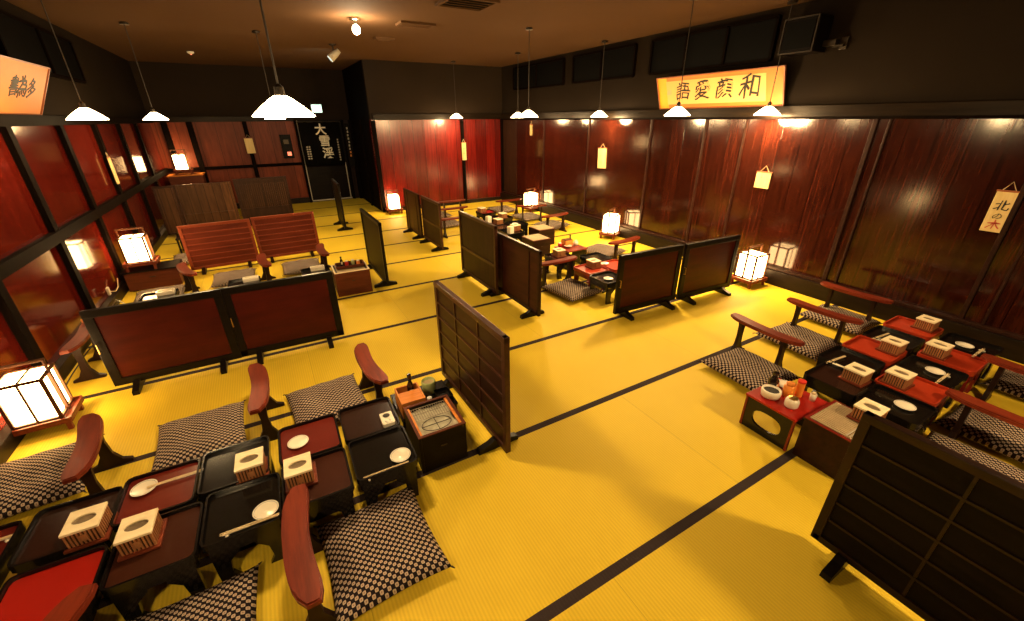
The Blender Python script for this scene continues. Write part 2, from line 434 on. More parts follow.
# ------------------------------------------------------------------ floor screens
def screen_proto(kind, w, h):
    """origin at the middle of the foot line; the screen runs along local x"""
    r = thing('floor_screen')
    fw = .056 if kind in ('panel',) else .035
    frame_m = {'panel': 'black_frame_wood', 'batten': 'batten_frame', 'blackbatten': 'black_batten', 'redslat': 'red_slat_batten',
               'plank': 'batten_frame', 'brown': 'batten_board', 'umber': 'umber_plank', 'lattice': 'dusky_plank', 'dark': 'black_frame_wood'}[kind]
    z0 = .045
    g = G()
    for s in (-1, 1): g.box((s * (w / 2 - fw / 2), 0, (h + z0) / 2), (fw, .032, h - z0), bev=.003)
    g.box((0, 0, h - fw / 2), (w, .036, fw), bev=.004); g.box((0, 0, z0 + fw / 2), (w - .01, .032, fw), bev=.003)
    if kind == 'plank': g.box((0, 0, .36), (w - .02, .030, .03))
    if kind in ('umber', 'lattice'): g.box((0, 0, .34), (w - .02, .030, .03))
    g.build('frame', frame_m, r)
    pm = {'panel': 'screen_red_panel', 'batten': 'batten_board', 'blackbatten': 'black_board', 'redslat': 'red_slat_board',
          'plank': 'dusky_plank', 'brown': 'umber_plank', 'umber': 'umber_plank', 'lattice': 'dusky_plank', 'dark': 'black_board'}[kind]
    pn = B((0, 0, (h + z0) / 2), (w - 2 * fw + .01, .012, h - z0 - 2 * fw + .01)).build('panel', pm, r)
    bars = []
    if kind in ('batten', 'blackbatten', 'redslat'):
        n = 6 if kind != 'redslat' else 7
        for k in range(1, n):
            z = z0 + fw + (h - z0 - 2 * fw) * k / n
            bars.append(G().box((0, 0, z), (w - 2 * fw, .026, .012), bev=.002))
        if kind != 'redslat':
            for x in (-w / 6, w / 6):
                for s in (-1, 1): bars.append(G().box((x, s * .0085, (h + z0) / 2), (.010, .006, h - z0 - 2 * fw)))
    if kind in ('brown',):
        for x in (-w / 3.4, w / 3.4): bars.append(G().box((x, 0, (h + z0) / 2), (.014, .024, h - z0 - 2 * fw)))
    if kind == 'lattice':
        for k in range(1, 24): bars.append(G().box((-w / 2 + fw + (w - 2 * fw) * k / 24, 0, .55), (.009, .026, h - .42)))
    bm_ = {'batten': 'batten_frame', 'blackbatten': 'black_batten', 'redslat': 'red_slat_batten', 'plank': 'batten_frame', 'brown': 'batten_board', 'lattice': 'umber_plank'}
    for g in bars: g.build('batten', bm_[kind], pn)
    for s in (-1, 1):
        pr = [(-.135, 0), (.135, 0), (.13, .028), (.06, .048), (.03, .065), (-.03, .065), (-.06, .048), (-.13, .028)]
        g = G(); g.prism(pr, -.02, .02)
        M = Matrix.Translation((s * (w / 2 - .13), 0, 0)) @ Matrix.Rotation(PI / 2, 4, 'Z') @ Matrix.Rotation(PI / 2, 4, 'X')
        g.build('foot', 'black_frame_wood' if kind != 'redslat' else 'armrest_leg_wood', r, rot=M)
    return r
S_ = 'screen'
pA = screen_proto('panel', .80, .645)
gA = 'pair of black framed red screens at left'
s1 = place(pA, 'black framed red panel screen with brass pull, left one of the pair', S_, (-.87, 3.64, 0), .0)
g = G(); g.tube([(-.385, -.02, .40), (-.385, -.04, .40), (-.385, -.04, .33), (-.385, -.02, .33)], .004, 6); g.build('pull_handle', 'brass', s1)
place(pA, 'black framed red panel screen, right one of the pair behind the left tables', S_, (-.075, 3.64, 0), -.02)
place(pA, 'black framed red panel screen beside the centre cushion, nearer to room middle', S_, (3.10, 2.69, 0), -.06)
place(pA, 'black framed red panel screen standing next to the right wall lantern', S_, (3.93, 2.63, 0), -.06)
place(screen_proto('batten', .97, .80), 'tall dark brown slatted screen with horizontal battens in centre foreground', S_, (.875, 2.09, 0), PI / 2 + .02)
place(screen_proto('blackbatten', 1.0, .75), 'blackish slatted screen with thin battens in bottom right corner', S_, (1.845, -.05, 0), PI / 2)
pP = screen_proto('plank', .94, .80)
place(pP, 'dark brown plank screen with middle rail, front of centre tables, farther one', S_, (1.955, 4.22, 0), PI / 2)
pE = screen_proto('brown', .92, .70)
def recolor(o, mp):
    for ch in o.children:
        n = ch.data.materials[0].name
        if n in mp:
            ch.data = ch.data.copy(); ch.data.materials[0] = mat(mp[n])
recolor(pE, {'umber_plank': 'screen_brown_panel'})
place(pE, 'reddish brown plank screen nearest to the centre cushion, pale top edge', S_, (2.04, 3.50, 0), PI / 2)
place(screen_proto('plank', .80, .72), 'brown plank screen on left edge of centre tables, nearer of the far pair', S_, (2.07, 6.08, 0), PI / 2)
place(screen_proto('brown', .78, .73), 'brown plank screen on left edge of centre tables, farthest of the far pair', S_, (2.04, 6.90, 0), PI / 2)
place(screen_proto('dark', .98, .775), 'black narrow looking screen standing alone in the middle aisle', S_, (.985, 5.12, 0), PI / 2)
pR = screen_proto('redslat', .78, .62)
place(pR, 'red brown slatted screen behind back left cushions, left of two', S_, (-.68, 6.50, 0), .03)
place(pR, 'red brown slatted screen behind back left cushions, right of two', S_, (.11, 6.58, 0), .03)
place(screen_proto('umber', .80, .84), 'yellowish brown plank screen near the back left corner', S_, (-.93, 8.95, 0), .02)
place(screen_proto('lattice', .84, .87), 'dark brown screen of fine upright slats near the entrance', S_, (-.07, 8.98, 0), .02)
place(screen_proto('dark', .80, .82), 'thin dark screen seen edge on before the entrance door', S_, (1.07, 8.16, 0), PI / 2 - .03)
place(screen_proto('brown', .30, .84), 'narrow brown panel screen against the back of left wall', S_, (-1.46, 8.90, 0), 0)

# ------------------------------------------------------------------ cushions
def cushion_proto():
    r = thing('floor_cushion')
    bm = bmesh.new(); uvl = bm.loops.layers.uv.new('UVMap'); n = 22; w, h, t = .47, .52, .095
    def P(u, v, s):
        k = 1 - .055 * (1 - v * v) ; l = 1 - .055 * (1 - u * u)
        e = max(0, (1 - u ** 4)) ** .55 * max(0, (1 - v ** 4)) ** .55
        z = t / 2 + s * t / 2 * e + (.004 * math.sin(9 * u + 2 * v) + .003 * math.sin(7 * v)) * e * (s > 0)
        if s < 0: z = t / 2 - (t / 2 - .002) * e
        return (u * w / 2 * k, v * h / 2 * l, z - .022 * (1 - e) * (abs(u) * abs(v)) ** 2 * 0)
    grids = []
    for s in (1, -1):
        V = [[bm.verts.new(P(-1 + 2 * i / n, -1 + 2 * j / n, s)) for j in range(n + 1)] for i in range(n + 1)]
        for i in range(n):
            for j in range(n):
                q = [V[i][j], V[i + 1][j], V[i + 1][j + 1], V[i][j + 1]]
                ij = [(i, j), (i + 1, j), (i + 1, j + 1), (i, j + 1)]
                if s < 0: q, ij = q[::-1], ij[::-1]
                fc = bm.faces.new(q); fc.smooth = True
                for lp, (a, b) in zip(fc.loops, ij): lp[uvl].uv = (a / n, b / n)
    bmesh.ops.remove_doubles(bm, verts=bm.verts, dist=1e-4)
    me = bpy.data.meshes.new('cover'); bm.to_mesh(me); bm.free(); me.materials.append(mat('checked_cloth'))
    o = bpy.data.objects.new('cover', me); C.objects.link(o); o.parent = r
    g = G()
    for sx in (-1, 1):
        for sy in (-1, 1): g.tube([(sx * w / 2 * .995, sy * h / 2 * .995, t / 2), (sx * (w / 2 + .010), sy * (h / 2 + .010), t / 2 - .006)], [.005, .002], 6)
    g.build('corner_tassel', 'charcoal', r)
    return r
pC = cushion_proto()
CU = 'cushion'
for (x, y, a, lab, grp) in [
    (.10, 1.395, .03, 'checked floor cushion in the front, right of the red armrest', 0),
    (-.615, 1.315, .0, 'checked floor cushion cut by the bottom edge, left of the red armrest', 0),
    (.05, 2.64, .07, 'checked floor cushion behind the tray with the small white dish', 0),
    (-.67, 2.68, .05, 'checked floor cushion between two armrests behind the left tables', 0),
    (-1.42, 2.72, .08, 'checked floor cushion at the left edge below the big lantern', 0),
    (2.90, 1.44, -.04, 'checked cushion left of the foremost armrest in the right group', 0),
    (3.72, 1.50, -.05, 'checked cushion between the first and second armrest of the right group', 0),
    (4.47, 1.54, .0, 'checked cushion closest to the right wall, behind the second armrest', 0),
    (3.55, .22, -.02, 'checked cushion behind the long red armrest at right edge', 0),
    (4.40, .22, .0, 'checked cushion at the right edge below the far armrest', 0),
    (2.98, .20, .0, 'checked cushion directly behind the corner slatted screen', 0),
    (2.74, 3.44, .10, 'dark checked cushion lying alone beside the red panel screens', 0),
    (2.62, 4.30, .05, 'dark cushion under the armrest behind the reddish plank screen', 0),
    (4.05, 4.42, .25, 'dark cushion before the middle right wall lantern', 0),
    (4.35, 6.15, .30, 'dark cushion beside the stacked beige mats in centre group', 0),
    (4.33, 6.95, .10, 'dark cushion at foot of the far right wall lantern', 0),
    (4.25, 7.85, .10, 'dark cushion farthest away near the red far wall', 0),
    (2.75, 7.25, .10, 'dark cushion left of the red far tray, between plank screens', 0),
    (2.85, 8.05, .10, 'dark cushion beneath the farthest left armrest near red wall', 0),
    (-.58, 5.88, .0, 'grey brown cushion in front of the left red slatted screen', 0),
    (.18, 5.92, .0, 'grey brown cushion in front of the right red slatted screen', 0),
    (-1.28, 5.62, .05, 'grey brown cushion before the wooden chest by the left wall', 0),
    (-1.12, 7.15, .05, 'grey cushion behind the lantern chest near the left wall', 0)]:
    place(pC, lab, CU, (x, y, 0), a, 'checked floor cushions around the tables')

# ------------------------------------------------------------------ armrests
def armrest_proto():
    r = thing('armrest'); L, W = .58, .106; n = 14; out = []; inn = []
    for k in range(n + 1):
        t = -1 + 2 * k / n; y = t * L / 2; cx = .034 * (t * t - .35)
        e = math.sqrt(max(0., 1 - abs(t) ** 7)); w = W / 2 * (.92 + .10 * abs(t)) * max(e, .45 if abs(t) == 1 else 0)
        out.append((cx + w, y)); inn.append((cx - w, y))
    g = G(); g.prism(out + inn[::-1], .288, .312, bev=.006)
    g.build('top_board', 'armrest_wood', r)
    for s in (-1, 1):
        y = s * .175; cx = .034 * (.36 - .35)
        pr = [(-.095, 0), (.095, 0), (.095, .016), (.055, .035), (.027, .09), (.019, .17), (.025, .25), (.036, .29), (-.036, .29), (-.025, .25), (-.019, .17), (-.027, .09), (-.055, .035), (-.095, .016)]
        g = G(); g.prism(pr, -.013, .013)
        g.build('leg', 'armrest_leg_wood', r, rot=Matrix.Translation((cx, y, 0)) @ Matrix.Rotation(PI / 2, 4, 'X'))
    return r
pArm = armrest_proto()
for (x, y, a, lab) in [
    (-.185, 1.38, 0, 'reddish wooden armrest in the foreground between two cushions'),
    (.345, 2.58, 0.05, 'wooden armrest standing left of the orange condiment box'),
    (-.31, 2.66, PI, 'wooden armrest between two cushions, behind the black tray with a box'),
    (-1.09, 2.53, .12 + PI, 'wooden armrest in front of the large lantern at left'),
    (-.955, 1.290, -.28, 'armrest end overlapping the bright red tray at bottom left'),
    (-1.49, 4.12, PI, 'armrest beside left wall, left of the framed screens'),
    (3.12, 1.52, -.06, 'long armrest foremost behind the right tables'),
    (3.87, 1.47, .0, 'long armrest in the middle of three behind the right tables'),
    (4.56, 1.53, 0, 'armrest nearest to the right wall behind red trays'),
    (3.26, .20, .0, 'bright reddish armrest over a checked cushion at right edge'),
    (4.00, .24, .0, 'far armrest cut by the right edge below the wall'),
    (-.22, 5.56, .1, 'short looking armrest between the two back left cushions'),
    (.44, 5.66, 0, 'armrest right of the back left cushions near the wooden chest'),
    (-.98, 5.62, .3, 'armrest right of the chest carrying a lantern')]:
    place(pArm, lab, 'armrest', (x, y, 0), a, 'wooden armrests')
for (x, y, a, lab) in [
    (4.04, 3.98, .08, 'armrest before the middle right wall lantern'),
    (2.73, 3.725, .0, 'armrest next to reddish plank screen and centre cushion'),
    (4.18, 5.80, .1, 'armrest right of the stacked beige mats'),
    (4.28, 6.72, -.35, 'armrest just in front of the far right wall lantern'),
    (4.20, 7.45, .0, 'armrest farthest right, before the red far wall'),
    (3.18, 7.98, .0, 'armrest farthest left, between plank screens'),
    (2.92, 7.28, .0, 'upper armrest seen between the brown plank screens'),
    (2.60, 6.50, .0, 'lower armrest seen between the brown plank screens')]:
    place(pArm, lab, 'armrest', (x, y, 0), a + PI / 2, 'wooden armrests')

# ------------------------------------------------------------------ tray tables
def tray_proto(rim, surf, w=.298, d=.305, h=.24, legm='black_lacquer', low=False):
    r = thing('tray_table')
    o = rrect(w, d, .028, 2); i = rrect(w - .018, d - .018, .022, 2)
    g = G(); g.prism(rrect(w - .004, d - .004, .027, 2), h - .030, h - .014); g.ring(o, i, h - .032, h + .006)
    g.build('tray_top', rim, r)
    g = G(); g.prism(rrect(w - .022, d - .022, .02, 2), h - .0135, h - .010); g.build('surface', surf, r)
    G().ring(rrect(w - .020, d - .020, .022, 2), rrect(w - .040, d - .040, .018, 2), h - .078, h - .031).build('apron', legm, r)
    for sx in (-1, 1):
        for sy in (-1, 1):
            pr = [(0, h - .03), (.11, h - .03), (.10, h - .09), (.060, h - .13), (.052, .04), (.075, 0), (.004, 0), (.002, .05)]
            g = G(); g.prism(pr, -.011, .011)
            M = Matrix.Translation((sx * (w / 2 - .018), sy * (d / 2 - .02), 0)) @ Matrix.Rotation(0 if sx < 0 else PI, 4, 'Z') @ Matrix.Rotation(PI / 2, 4, 'X')
            g.build('leg', legm, r, rot=M)
    return r
TR = {'black': tray_proto('black_lacquer', 'black_tray_surface'), 'brown': tray_proto('black_lacquer', 'brown_tray_surface'),
      'dbrown': tray_proto('black_lacquer', 'dark_brown_tray_surface'), 'dred': tray_proto('black_lacquer', 'dull_red_tray_surface'),
      'bred': tray_proto('black_lacquer', 'bright_red_tray_surface'), 'verm': tray_proto('vermilion_lacquer', 'vermilion_lacquer', legm='red_edge_lacquer')}
T = 'tray table'
for k, x, y, lab in [
    ('dbrown', .225, 2.075, 'glossy dark tray table with small white square dish beside the orange box'),
    ('black', .225, 1.765, 'black tray table with plate and crossed chopsticks beside the ash box'),
    ('dred', -.090, 2.068, 'dull red tray table behind the slatted box, partly covered'),
    ('brown', -.090, 1.755, 'shiny brown tray table touched by the red foreground armrest'),
    ('black', -.430, 2.055, 'black tray table with bright glare and a slatted box'),
    ('black', -.395, 1.735, 'black tray table with a round plate and chopsticks near its front edge'),
    ('dred', -.735, 2.040, 'dull red tray table holding a white plate and chopsticks'),
    ('brown', -.700, 1.715, 'brown tray table with a slatted box at its corner, front row'),
    ('dbrown', -1.035, 2.010, 'dark brown tray table with a slatted box, left of the dull red one'),
    ('bred', -1.015, 1.658, 'bright red tray table at the bottom left corner'),
    ('dred', -1.365, 1.990, 'dull red tray table cut by the left edge'),
    ('dbrown', 2.985, .915, 'dark brown tray table next to the red condiment table'),
    ('black', 2.980, .610, 'black tray table with white oval plate beside the corner screen'),
    ('black', 3.315, .990, 'black tray table between the brown and a vermilion one, back row'),
    ('verm', 3.295, .640, 'vermilion tray table with slatted box, nearest the corner screen'),
    ('verm', 3.640, .985, 'vermilion tray table behind the second cushion, slatted box at right end'),
    ('black', 3.610, .650, 'black tray table with plate between two vermilion ones'),
    ('black', 3.970, .990, 'black tray table with chopsticks between two back row vermilion ones'),
    ('verm', 3.960, .645, 'vermilion tray table with red legs, in front of the black end one'),
    ('verm', 4.320, .990, 'vermilion tray table farthest back against the right wall'),
    ('black', 4.300, .650, 'black tray table with plate closest to the right wall'),
    ('verm', 3.020, 3.462, 'orange red tray table with tiered box beside the centre cushion'),
    ('verm', 3.345, 3.420, 'orange red tray table half hidden by the framed screen'),
    ('black', 2.985, 3.135, 'black tray table low behind the framed screen edge'),
    ('black', 3.340, 3.760, 'black tray table behind the orange red one, near the dark cushion'),
    ('brown', 2.985, 4.02, 'brown tray table with a slatted box, beside the armrest'),
    ('black', 3.10, 5.42, 'black tray table with white boxes behind the plank screens'),
    ('brown', 3.12, 5.76, 'brown tray table behind the white boxes in centre group'),
    ('black', 3.44, 5.86, 'black tray table with round plate in the far centre group'),
    ('black', 3.14, 6.10, 'black tray table in the middle of the far centre row'),
    ('black', 3.46, 6.40, 'black tray table with cream box near the red far tray'),
    ('bred', 3.42, 6.95, 'crimson red tray table at the far end near the red wall')]:
    gp = 'tray tables in the left group' if x < .5 else ('tray tables in the right group' if y < 1.5 else 'tray tables in the centre group')
    place(TR[k], lab, T, (x, y, 0), -.02 if (x < .5) else 0., gp)
# trays in the bay behind the framed screens, of which only the far row's contents show
for x, lab in ((-1.15, 'tray table behind the framed screens nearest to the left wall'), (-.42, 'tray table behind the middle of the framed screens'),
               (.28, 'tray table behind the right end of the framed screens')):
    place(TR['black'], lab, T, (x, 4.99, 0), 0, 'tray tables behind the framed screens')

# ------------------------------------------------------------------ slatted boxes
def slatbox_proto(simple=False):
    r = thing('slatted_box'); w, d = .118, .128
    B((0, 0, .006), (w + .02, d + .02, .012), bev=.003).build('base_tray', 'lantern_base_wood', r)
    g = G(); g.box((0, 0, .044), (w - .016, d - .016, .064)); ib = g.build('inner_box', 'dusky_plank', r)
    g = G()
    for k in range(9):
        x = -w / 2 + .008 + (w - .016) * k / 8
        for s in (-1, 1): g.box((x, s * (d / 2 - .006), .044), (.0075, .006, .066))
    for k in range(9):
        y = -d / 2 + .008 + (d - .016) * k / 8
        for s in (-1, 1): g.box((s * (w / 2 - .006), y, .044), (.006, .0075, .066))
    g.box((0, -d / 2 + .002, .044), (.03, .004, .03))
    g.build('slats', 'basket_wood', r)
    g = G(); n = 24; o = []; i = []
    for k in range(n):
        a = 2 * PI * k / n; c_, s_ = math.cos(a), math.sin(a); m_ = max(abs(c_), abs(s_))
        o.append((w / 2 * c_ / m_, d / 2 * s_ / m_)); i.append((.040 * c_, .024 * s_))
    g.ring(o, i, .078, .088); g.build('rim', 'pale_rim_wood', r)
    g = G(); g.lathe([(.001, .0), (.02, .001), (.034, .003), (.040, .005)], (0, 0, .0775), 18, cap=False); g.build('dish', 'dark_ash', ib, smooth=True, rot=Matrix.Diagonal((1.02, .62, 1, 1)))
    return r
pB = slatbox_proto()
zt = .2305
for (x, y, a, z, lab) in [
    (-.945, 1.915, -.03, zt, 'slatted wooden box with pale oval topped rim on the dark brown left tray'),
    (-.750, 1.765, -.03, zt, 'slatted wooden box with pale rim at corner of the front brown tray'),
    (-.355, 1.955, -.03, zt, 'slatted wooden box with pale rim on the tray with bright glare'),
    (-.155, 1.795, -.03, zt, 'slatted wooden box with pale rim touching the red foreground armrest'),
    (3.07, .86, -.04, zt, 'slatted box on the dark brown tray in the right group'),
    (3.25, .705, -.04, zt, 'slatted box on the vermilion tray nearest the corner screen'),
    (3.72, .91, -.04, zt, 'slatted box on the vermilion tray behind the second cushion'),
    (3.93, .725, -.04, zt, 'slatted box on the vermilion tray before the black end tray'),
    (4.39, .935, -.04, zt, 'slatted box on the vermilion tray against the right wall'),
    (3.08, 3.50, -.04, zt, 'tiered slatted box on orange red tray beside the centre cushion'),
    (2.995, 4.06, -.04, zt, 'slatted box on the brown tray beside the small white pot'),
    (3.20, 5.49, .1, zt, 'slatted box right of the small white box, centre group'),
    (3.45, 6.36, .1, zt, 'slatted box on the far black tray before the red one'),
    (3.17, 6.00, .1, zt, 'slatted box left of the far round plate'),
    (3.35, 6.98, .1, zt, 'cream slatted box on the crimson far tray')]:
    place(pB, lab, 'box', (x, y, z), a + (PI / 2 if x > 2 and y < 1.5 else 0), 'slatted boxes with oval openings')

# ------------------------------------------------------------------ plates, dishes, chopsticks
def plate_proto():
    r = thing('plate')
    ds = G().lathe([(.0, .003), (.020, .003), (.024, .0), (.030, .004), (.050, .012), (.052, .014), (.049, .0135), (.030, .008), (.0, .006)], n=28, cap=False).build('dish', 'porcelain', r, smooth=True)
    g = G(); g.ring([(.047 * math.cos(2 * PI * k / 24), .047 * math.sin(2 * PI * k / 24)) for k in range(24)], [(.0455 * math.cos(2 * PI * k / 24), .0455 * math.sin(2 * PI * k / 24)) for k in range(24)], .0125, .0135)
    g.build('rim_line', 'porcelain_blue', ds)
    return r
pPl = plate_proto()
for (x, y, z, lab) in [
    (-.80, 2.09, zt, 'white plate on the dull red tray beside chopsticks'),
    (-.145, 2.06, zt, 'white plate half hidden by a slatted box on the dull red tray'),
    (-.308, 1.665, zt, 'white plate on the black tray left of the foreground armrest'),
    (.300, 1.69, zt, 'white plate on the black tray beside the ash box'),
    (3.00, .575, zt, 'white oval looking plate behind the corner screen'),
    (3.63, .635, zt, 'white plate between two vermilion trays of the front row'),
    (4.265, .665, zt, 'white plate on the black tray closest to the right wall'),
    (3.27, 3.52, zt, 'cream plate at edge of the half hidden orange tray'),
    (2.96, 3.11, zt, 'cream plate low on the black tray beside the framed screen'),
    (2.605, 1.055, .2325, 'white plate at the back corner of the red condiment table'),
    (3.28, 4.25, .262, 'cream plate beside the red pot in the centre group'),
    (3.40, 5.84, zt, 'white plate on the far black tray in the centre group')]:
    place(pPl, lab, 'plate', (x, y, z), 0, 'white plates')

def chop_proto():
    r = thing('chopsticks')
    for s in (-1, 1):
        G().tube([(-.112, s * .0045, .013), (0, s * .005, .0125), (.108, s * .0035, .012)], [.0022, .003, .0036], 6).build('stick', 'chopstick_wood', r)
    B((-.055, 0, .0095), (.10, .014, .001)).build('sleeve', 'paper_white', r)
    return r
pCh = chop_proto()
def rest_proto():
    r = thing('chopstick_rest')
    G().lathe([(.0, 0), (.007, 0), (.0075, .003), (.005, .006), (0, .0065)], n=12, cap=False).build('knob', 'porcelain', r, smooth=True, rot=Matrix.Diagonal((1.0, 2.6, 1, 1)))
    B((0, 0, .0065), (.009, .03, .002), bev=.0008).build('groove', 'porcelain', r)
    return r
pRe = rest_proto()
for (x, y, a, sx, lab) in [
    (-.68, 2.085, 0, 1, 'dull red tray right of a white plate'),
    (-.365, 1.615, -.04, -1, 'front edge of the black tray left of the armrest'),
    (.215, 1.625, -.02, -1, 'black tray below its white plate, beside the ash box'),
    (-1.33, 2.055, 0, 1, 'dull red tray cut by the left edge'),
    (3.22, 1.045, -.1, -1, 'black tray behind the dark brown one at right'),
    (3.90, 1.045, -.1, -1, 'black tray between two back row vermilion ones'),
    (3.55, .575, 0, 1, 'black tray between two vermilion front row ones'),
    (4.20, .575, 0, 1, 'black tray closest to the right wall')]:
    o = place(pCh, 'pale wooden chopsticks lying on the ' + lab, 'chopsticks', (x, y, zt), a + (PI if sx > 0 else 0), 'chopsticks on the trays')
    place(pRe, 'small white chopstick rest on the ' + lab, 'chopstick rest', (x + sx * .088, y - sx * 0 + (.088 * sx * math.sin(a)), zt), a, 'chopstick rests')

# small white square dish
r = thing('square_dish', 'small white square dish with dark dip on the glossy dark tray', 'dish', (.315, 2.005, zt), -.02)
G().prism(rrect(.068, .108, .008, 3), 0, .022).build('body', 'porcelain', r)
G().lathe([(0, 0), (.018, .001), (.02, .0025)], (0, .02, .022), 14).build('hollow', 'charcoal', r)
for dx, dy in ((-.015, -.028), (.012, -.022), (.014, -.042), (-.008, -.044)): G().lathe([(0, 0), (.006, .001), (.0065, .004), (0, .007)], (dx, dy, .022), 10, cap=False).build('pebble', 'white_plastic', r, smooth=True)
for x, y, a, lab in ((3.16, .99, .2, 'folded white napkin beside chopsticks, behind the brown right tray'), (3.83, 1.01, .2, 'folded white napkin beside chopsticks, between vermilion trays')):
    r = thing('napkin', lab, 'napkin', (x, y, zt + .0005), a)
    B((0, 0, .004), (.035, .09, .008), bev=.002).build('fold', 'paper_white', r); B((0, .002, .0105), (.034, .05, .004), bev=.0015).build('top_fold', 'paper_white', r)

# ------------------------------------------------------------------ boxes beside the trays
def openbox(name, label, loc, w, d, h, outer, edge, lid=None, rz=0):
    r = thing(name, label, 'box', loc, rz); t = .014
    g = G()
    for s in (-1, 1):
        g.box((s * (w / 2 - t / 2), 0, h / 2), (t, d, h), bev=.002); g.box((0, s * (d / 2 - t / 2), h / 2), (w - 2 * t, t, h))
    g.box((0, 0, .02), (w - 2 * t, d - 2 * t, .02)); g.build('body', outer, r)
    o = [(-w / 2 - .002, -d / 2 - .002), (w / 2 + .002, -d / 2 - .002), (w / 2 + .002, d / 2 + .002), (-w / 2 - .002, d / 2 + .002)]
    i = [(-w / 2 + t, -d / 2 + t), (w / 2 - t, -d / 2 + t), (w / 2 - t, d / 2 - t), (-w / 2 + t, d / 2 - t)]
    G().ring(o, i, h, h + .006).build('edge', edge, r)
    B((0, -d / 2 - .002, h * .62), (.035, .004, .008), bev=.001).build('hand_hold', 'metal_dark', r)
    return r
r = openbox('ash_box', 'black box filled with pale ash under a wire grille, beside the slatted screen', (.555, 1.895, 0), .27, .30, .245, 'black_board', 'chest_wood', rz=-.02)
for s in (-1, 1): B((s * .115, 0, .235), (.014, .27, .016)).build('inner_rail', 'orange_box_wood', r)
# ash heap
bm = bmesh.new(); n = 14
V = [[bm.verts.new((-.118 + .236 * i / n, -.133 + .266 * j / n, .212 + .010 * math.sin(i * .9 + 1) * math.sin(j * .7) + random.uniform(-.002, .002))) for j in range(n + 1)] for i in range(n + 1)]
for i in range(n):
    for j in range(n): bm.faces.new((V[i][j], V[i + 1][j], V[i + 1][j + 1], V[i][j + 1])).smooth = True
bmesh.ops.solidify(bm, geom=bm.faces[:], thickness=.01)
me = bpy.data.meshes.new('ash_bed'); bm.to_mesh(me); bm.free(); me.materials.append(mat('ash')); o = bpy.data.objects.new('ash_bed', me); C.objects.link(o); o.parent = r; o['kind'] = 'stuff'
g = G()
for k in range(15): g.tube([(-.10 + .2 * k / 14, .01, .236), (-.10 + .2 * k / 14, .125, .236)], .0016, 5)
for y in (.01, .068, .125): g.tube([(-.102, y, .234), (.102, y, .234)], .002, 5)
g.build('wire_grille', 'grille_wire', r)
g = G(); g.tube([(.085 * math.cos(a), -.045 + .055 * math.sin(a), .225) for a in [PI * k / 12 for k in range(25)]], .0022, 6)
g.tube([(-.085, -.045, .225), (.085, -.045, .225)], .0022, 6); g.tube([(0, -.10, .225), (0, .01, .225)], .0022, 6); g.build('trivet_ring', 'metal_dark', r)

r = openbox('ash_box', 'dark red brown box with striped bamboo top at the end of right tables', (2.50, .665, 0), .31, .27, .262, 'batten_board', 'red_edge_lacquer', rz=-.02)
B((0, 0, .264), (.275, .236, .004)).build('mat_backing', 'mat_gap', r)
for k in range(17): B((-.132 + .264 * k / 16, 0, .270), (.0095, .235, .006)).build('bamboo_strip', 'mat_strip', r)
B((0, -.06, .2745), (.27, .006, .003)).build('mat_binding', 'dull_white', r); B((0, -.075, .2745), (.27, .004, .003)).build('mat_binding', 'dull_white', r)
place(pB, 'slatted box on the bamboo topped box beside the corner screen', 'box', (2.60, .615, .2765), PI / 2, 'slatted boxes with oval openings')

# condiments by the left group
r = thing('condiment_stand', 'low black stand behind the ash box carrying the condiments', 'stand', (.60, 2.245, 0), -.02)
B((0, 0, .115), (.37, .30, .016), bev=.003).build('top', 'black_lacquer', r)
for s in (-1, 1): B((s * .17, 0, .054), (.018, .28, .107)).build('side_panel', 'black_lacquer', r)
zc = .1235
r = thing('wooden_box', 'orange wooden box beside the jar with a lidded dark bottle behind', 'box', (.505, 2.20, zc), -.03)
g = G()
for s in (-1, 1): g.box((s * .07, 0, .055), (.01, .19, .11), bev=.0015); g.box((0, s * .09, .055), (.13, .01, .11))
g.box((0, 0, .006), (.13, .17, .01)); g.build('body', 'orange_box_wood', r)
B((0, -.03, .103), (.128, .11, .008)).build('sliding_lid', 'orange_box_wood', r)
def bottle(loc, lab, h=.13, rr=.024):
    r = thing('soy_bottle', lab, 'bottle', loc)
    G().lathe([(rr * .9, 0), (rr, .006), (rr, h * .55), (rr * .45, h * .75), (rr * .4, h * .85)], n=16).build('body', 'soy_bottle', r, smooth=True)
    G().lathe([(rr * .55, h * .85), (rr * .6, h * .88), (rr * .6, h), (rr * .3, h * 1.03)], n=14).build('cap', 'soy_bottle', r)
    B((0, -rr * .98, h * .3), (rr * 1.1, .002, h * .28)).build('paper_label', 'paper_white', r)
bottle((.53, 2.265, zc + .012), 'black soy bottle standing in the orange wooden box', .19, .022)
r = thing('glass_jar', 'green tinted glass jar right of the orange box', 'jar', (.66, 2.30, zc))
G().lathe([(.040, 0), (.045, .006), (.047, .085), (.043, .092), (.041, .09), (.041, .02), (.0, .018)], n=20, cap=False).build('glass', 'green_jar', r, smooth=True)
G().lathe([(.0, .066), (.040, .066), (.040, .070), (.0, .072)], n=18, cap=False).build('filling', 'mat_strip', r)
r = thing('shaker', 'small red shaker between orange box and jar', 'shaker', (.612, 2.145, zc))
G().lathe([(.018, 0), (.019, .05), (.016, .055)], n=14).build('body', 'red_plastic', r, smooth=True)
G().lathe([(.016, .055), (.016, .068), (.010, .072)], n=14).build('cap', 'white_plastic', r)
r = thing('small_dish', 'black lacquer square dish beside the green jar', 'dish', (.725, 2.20, zc), -.02)
G().ring(rrect(.10, .12, .01, 2), rrect(.09, .11, .008, 2), 0, .03).build('rim', 'black_lacquer', r)
B((0, 0, .004), (.09, .11, .006)).build('bottom', 'black_lacquer', r)

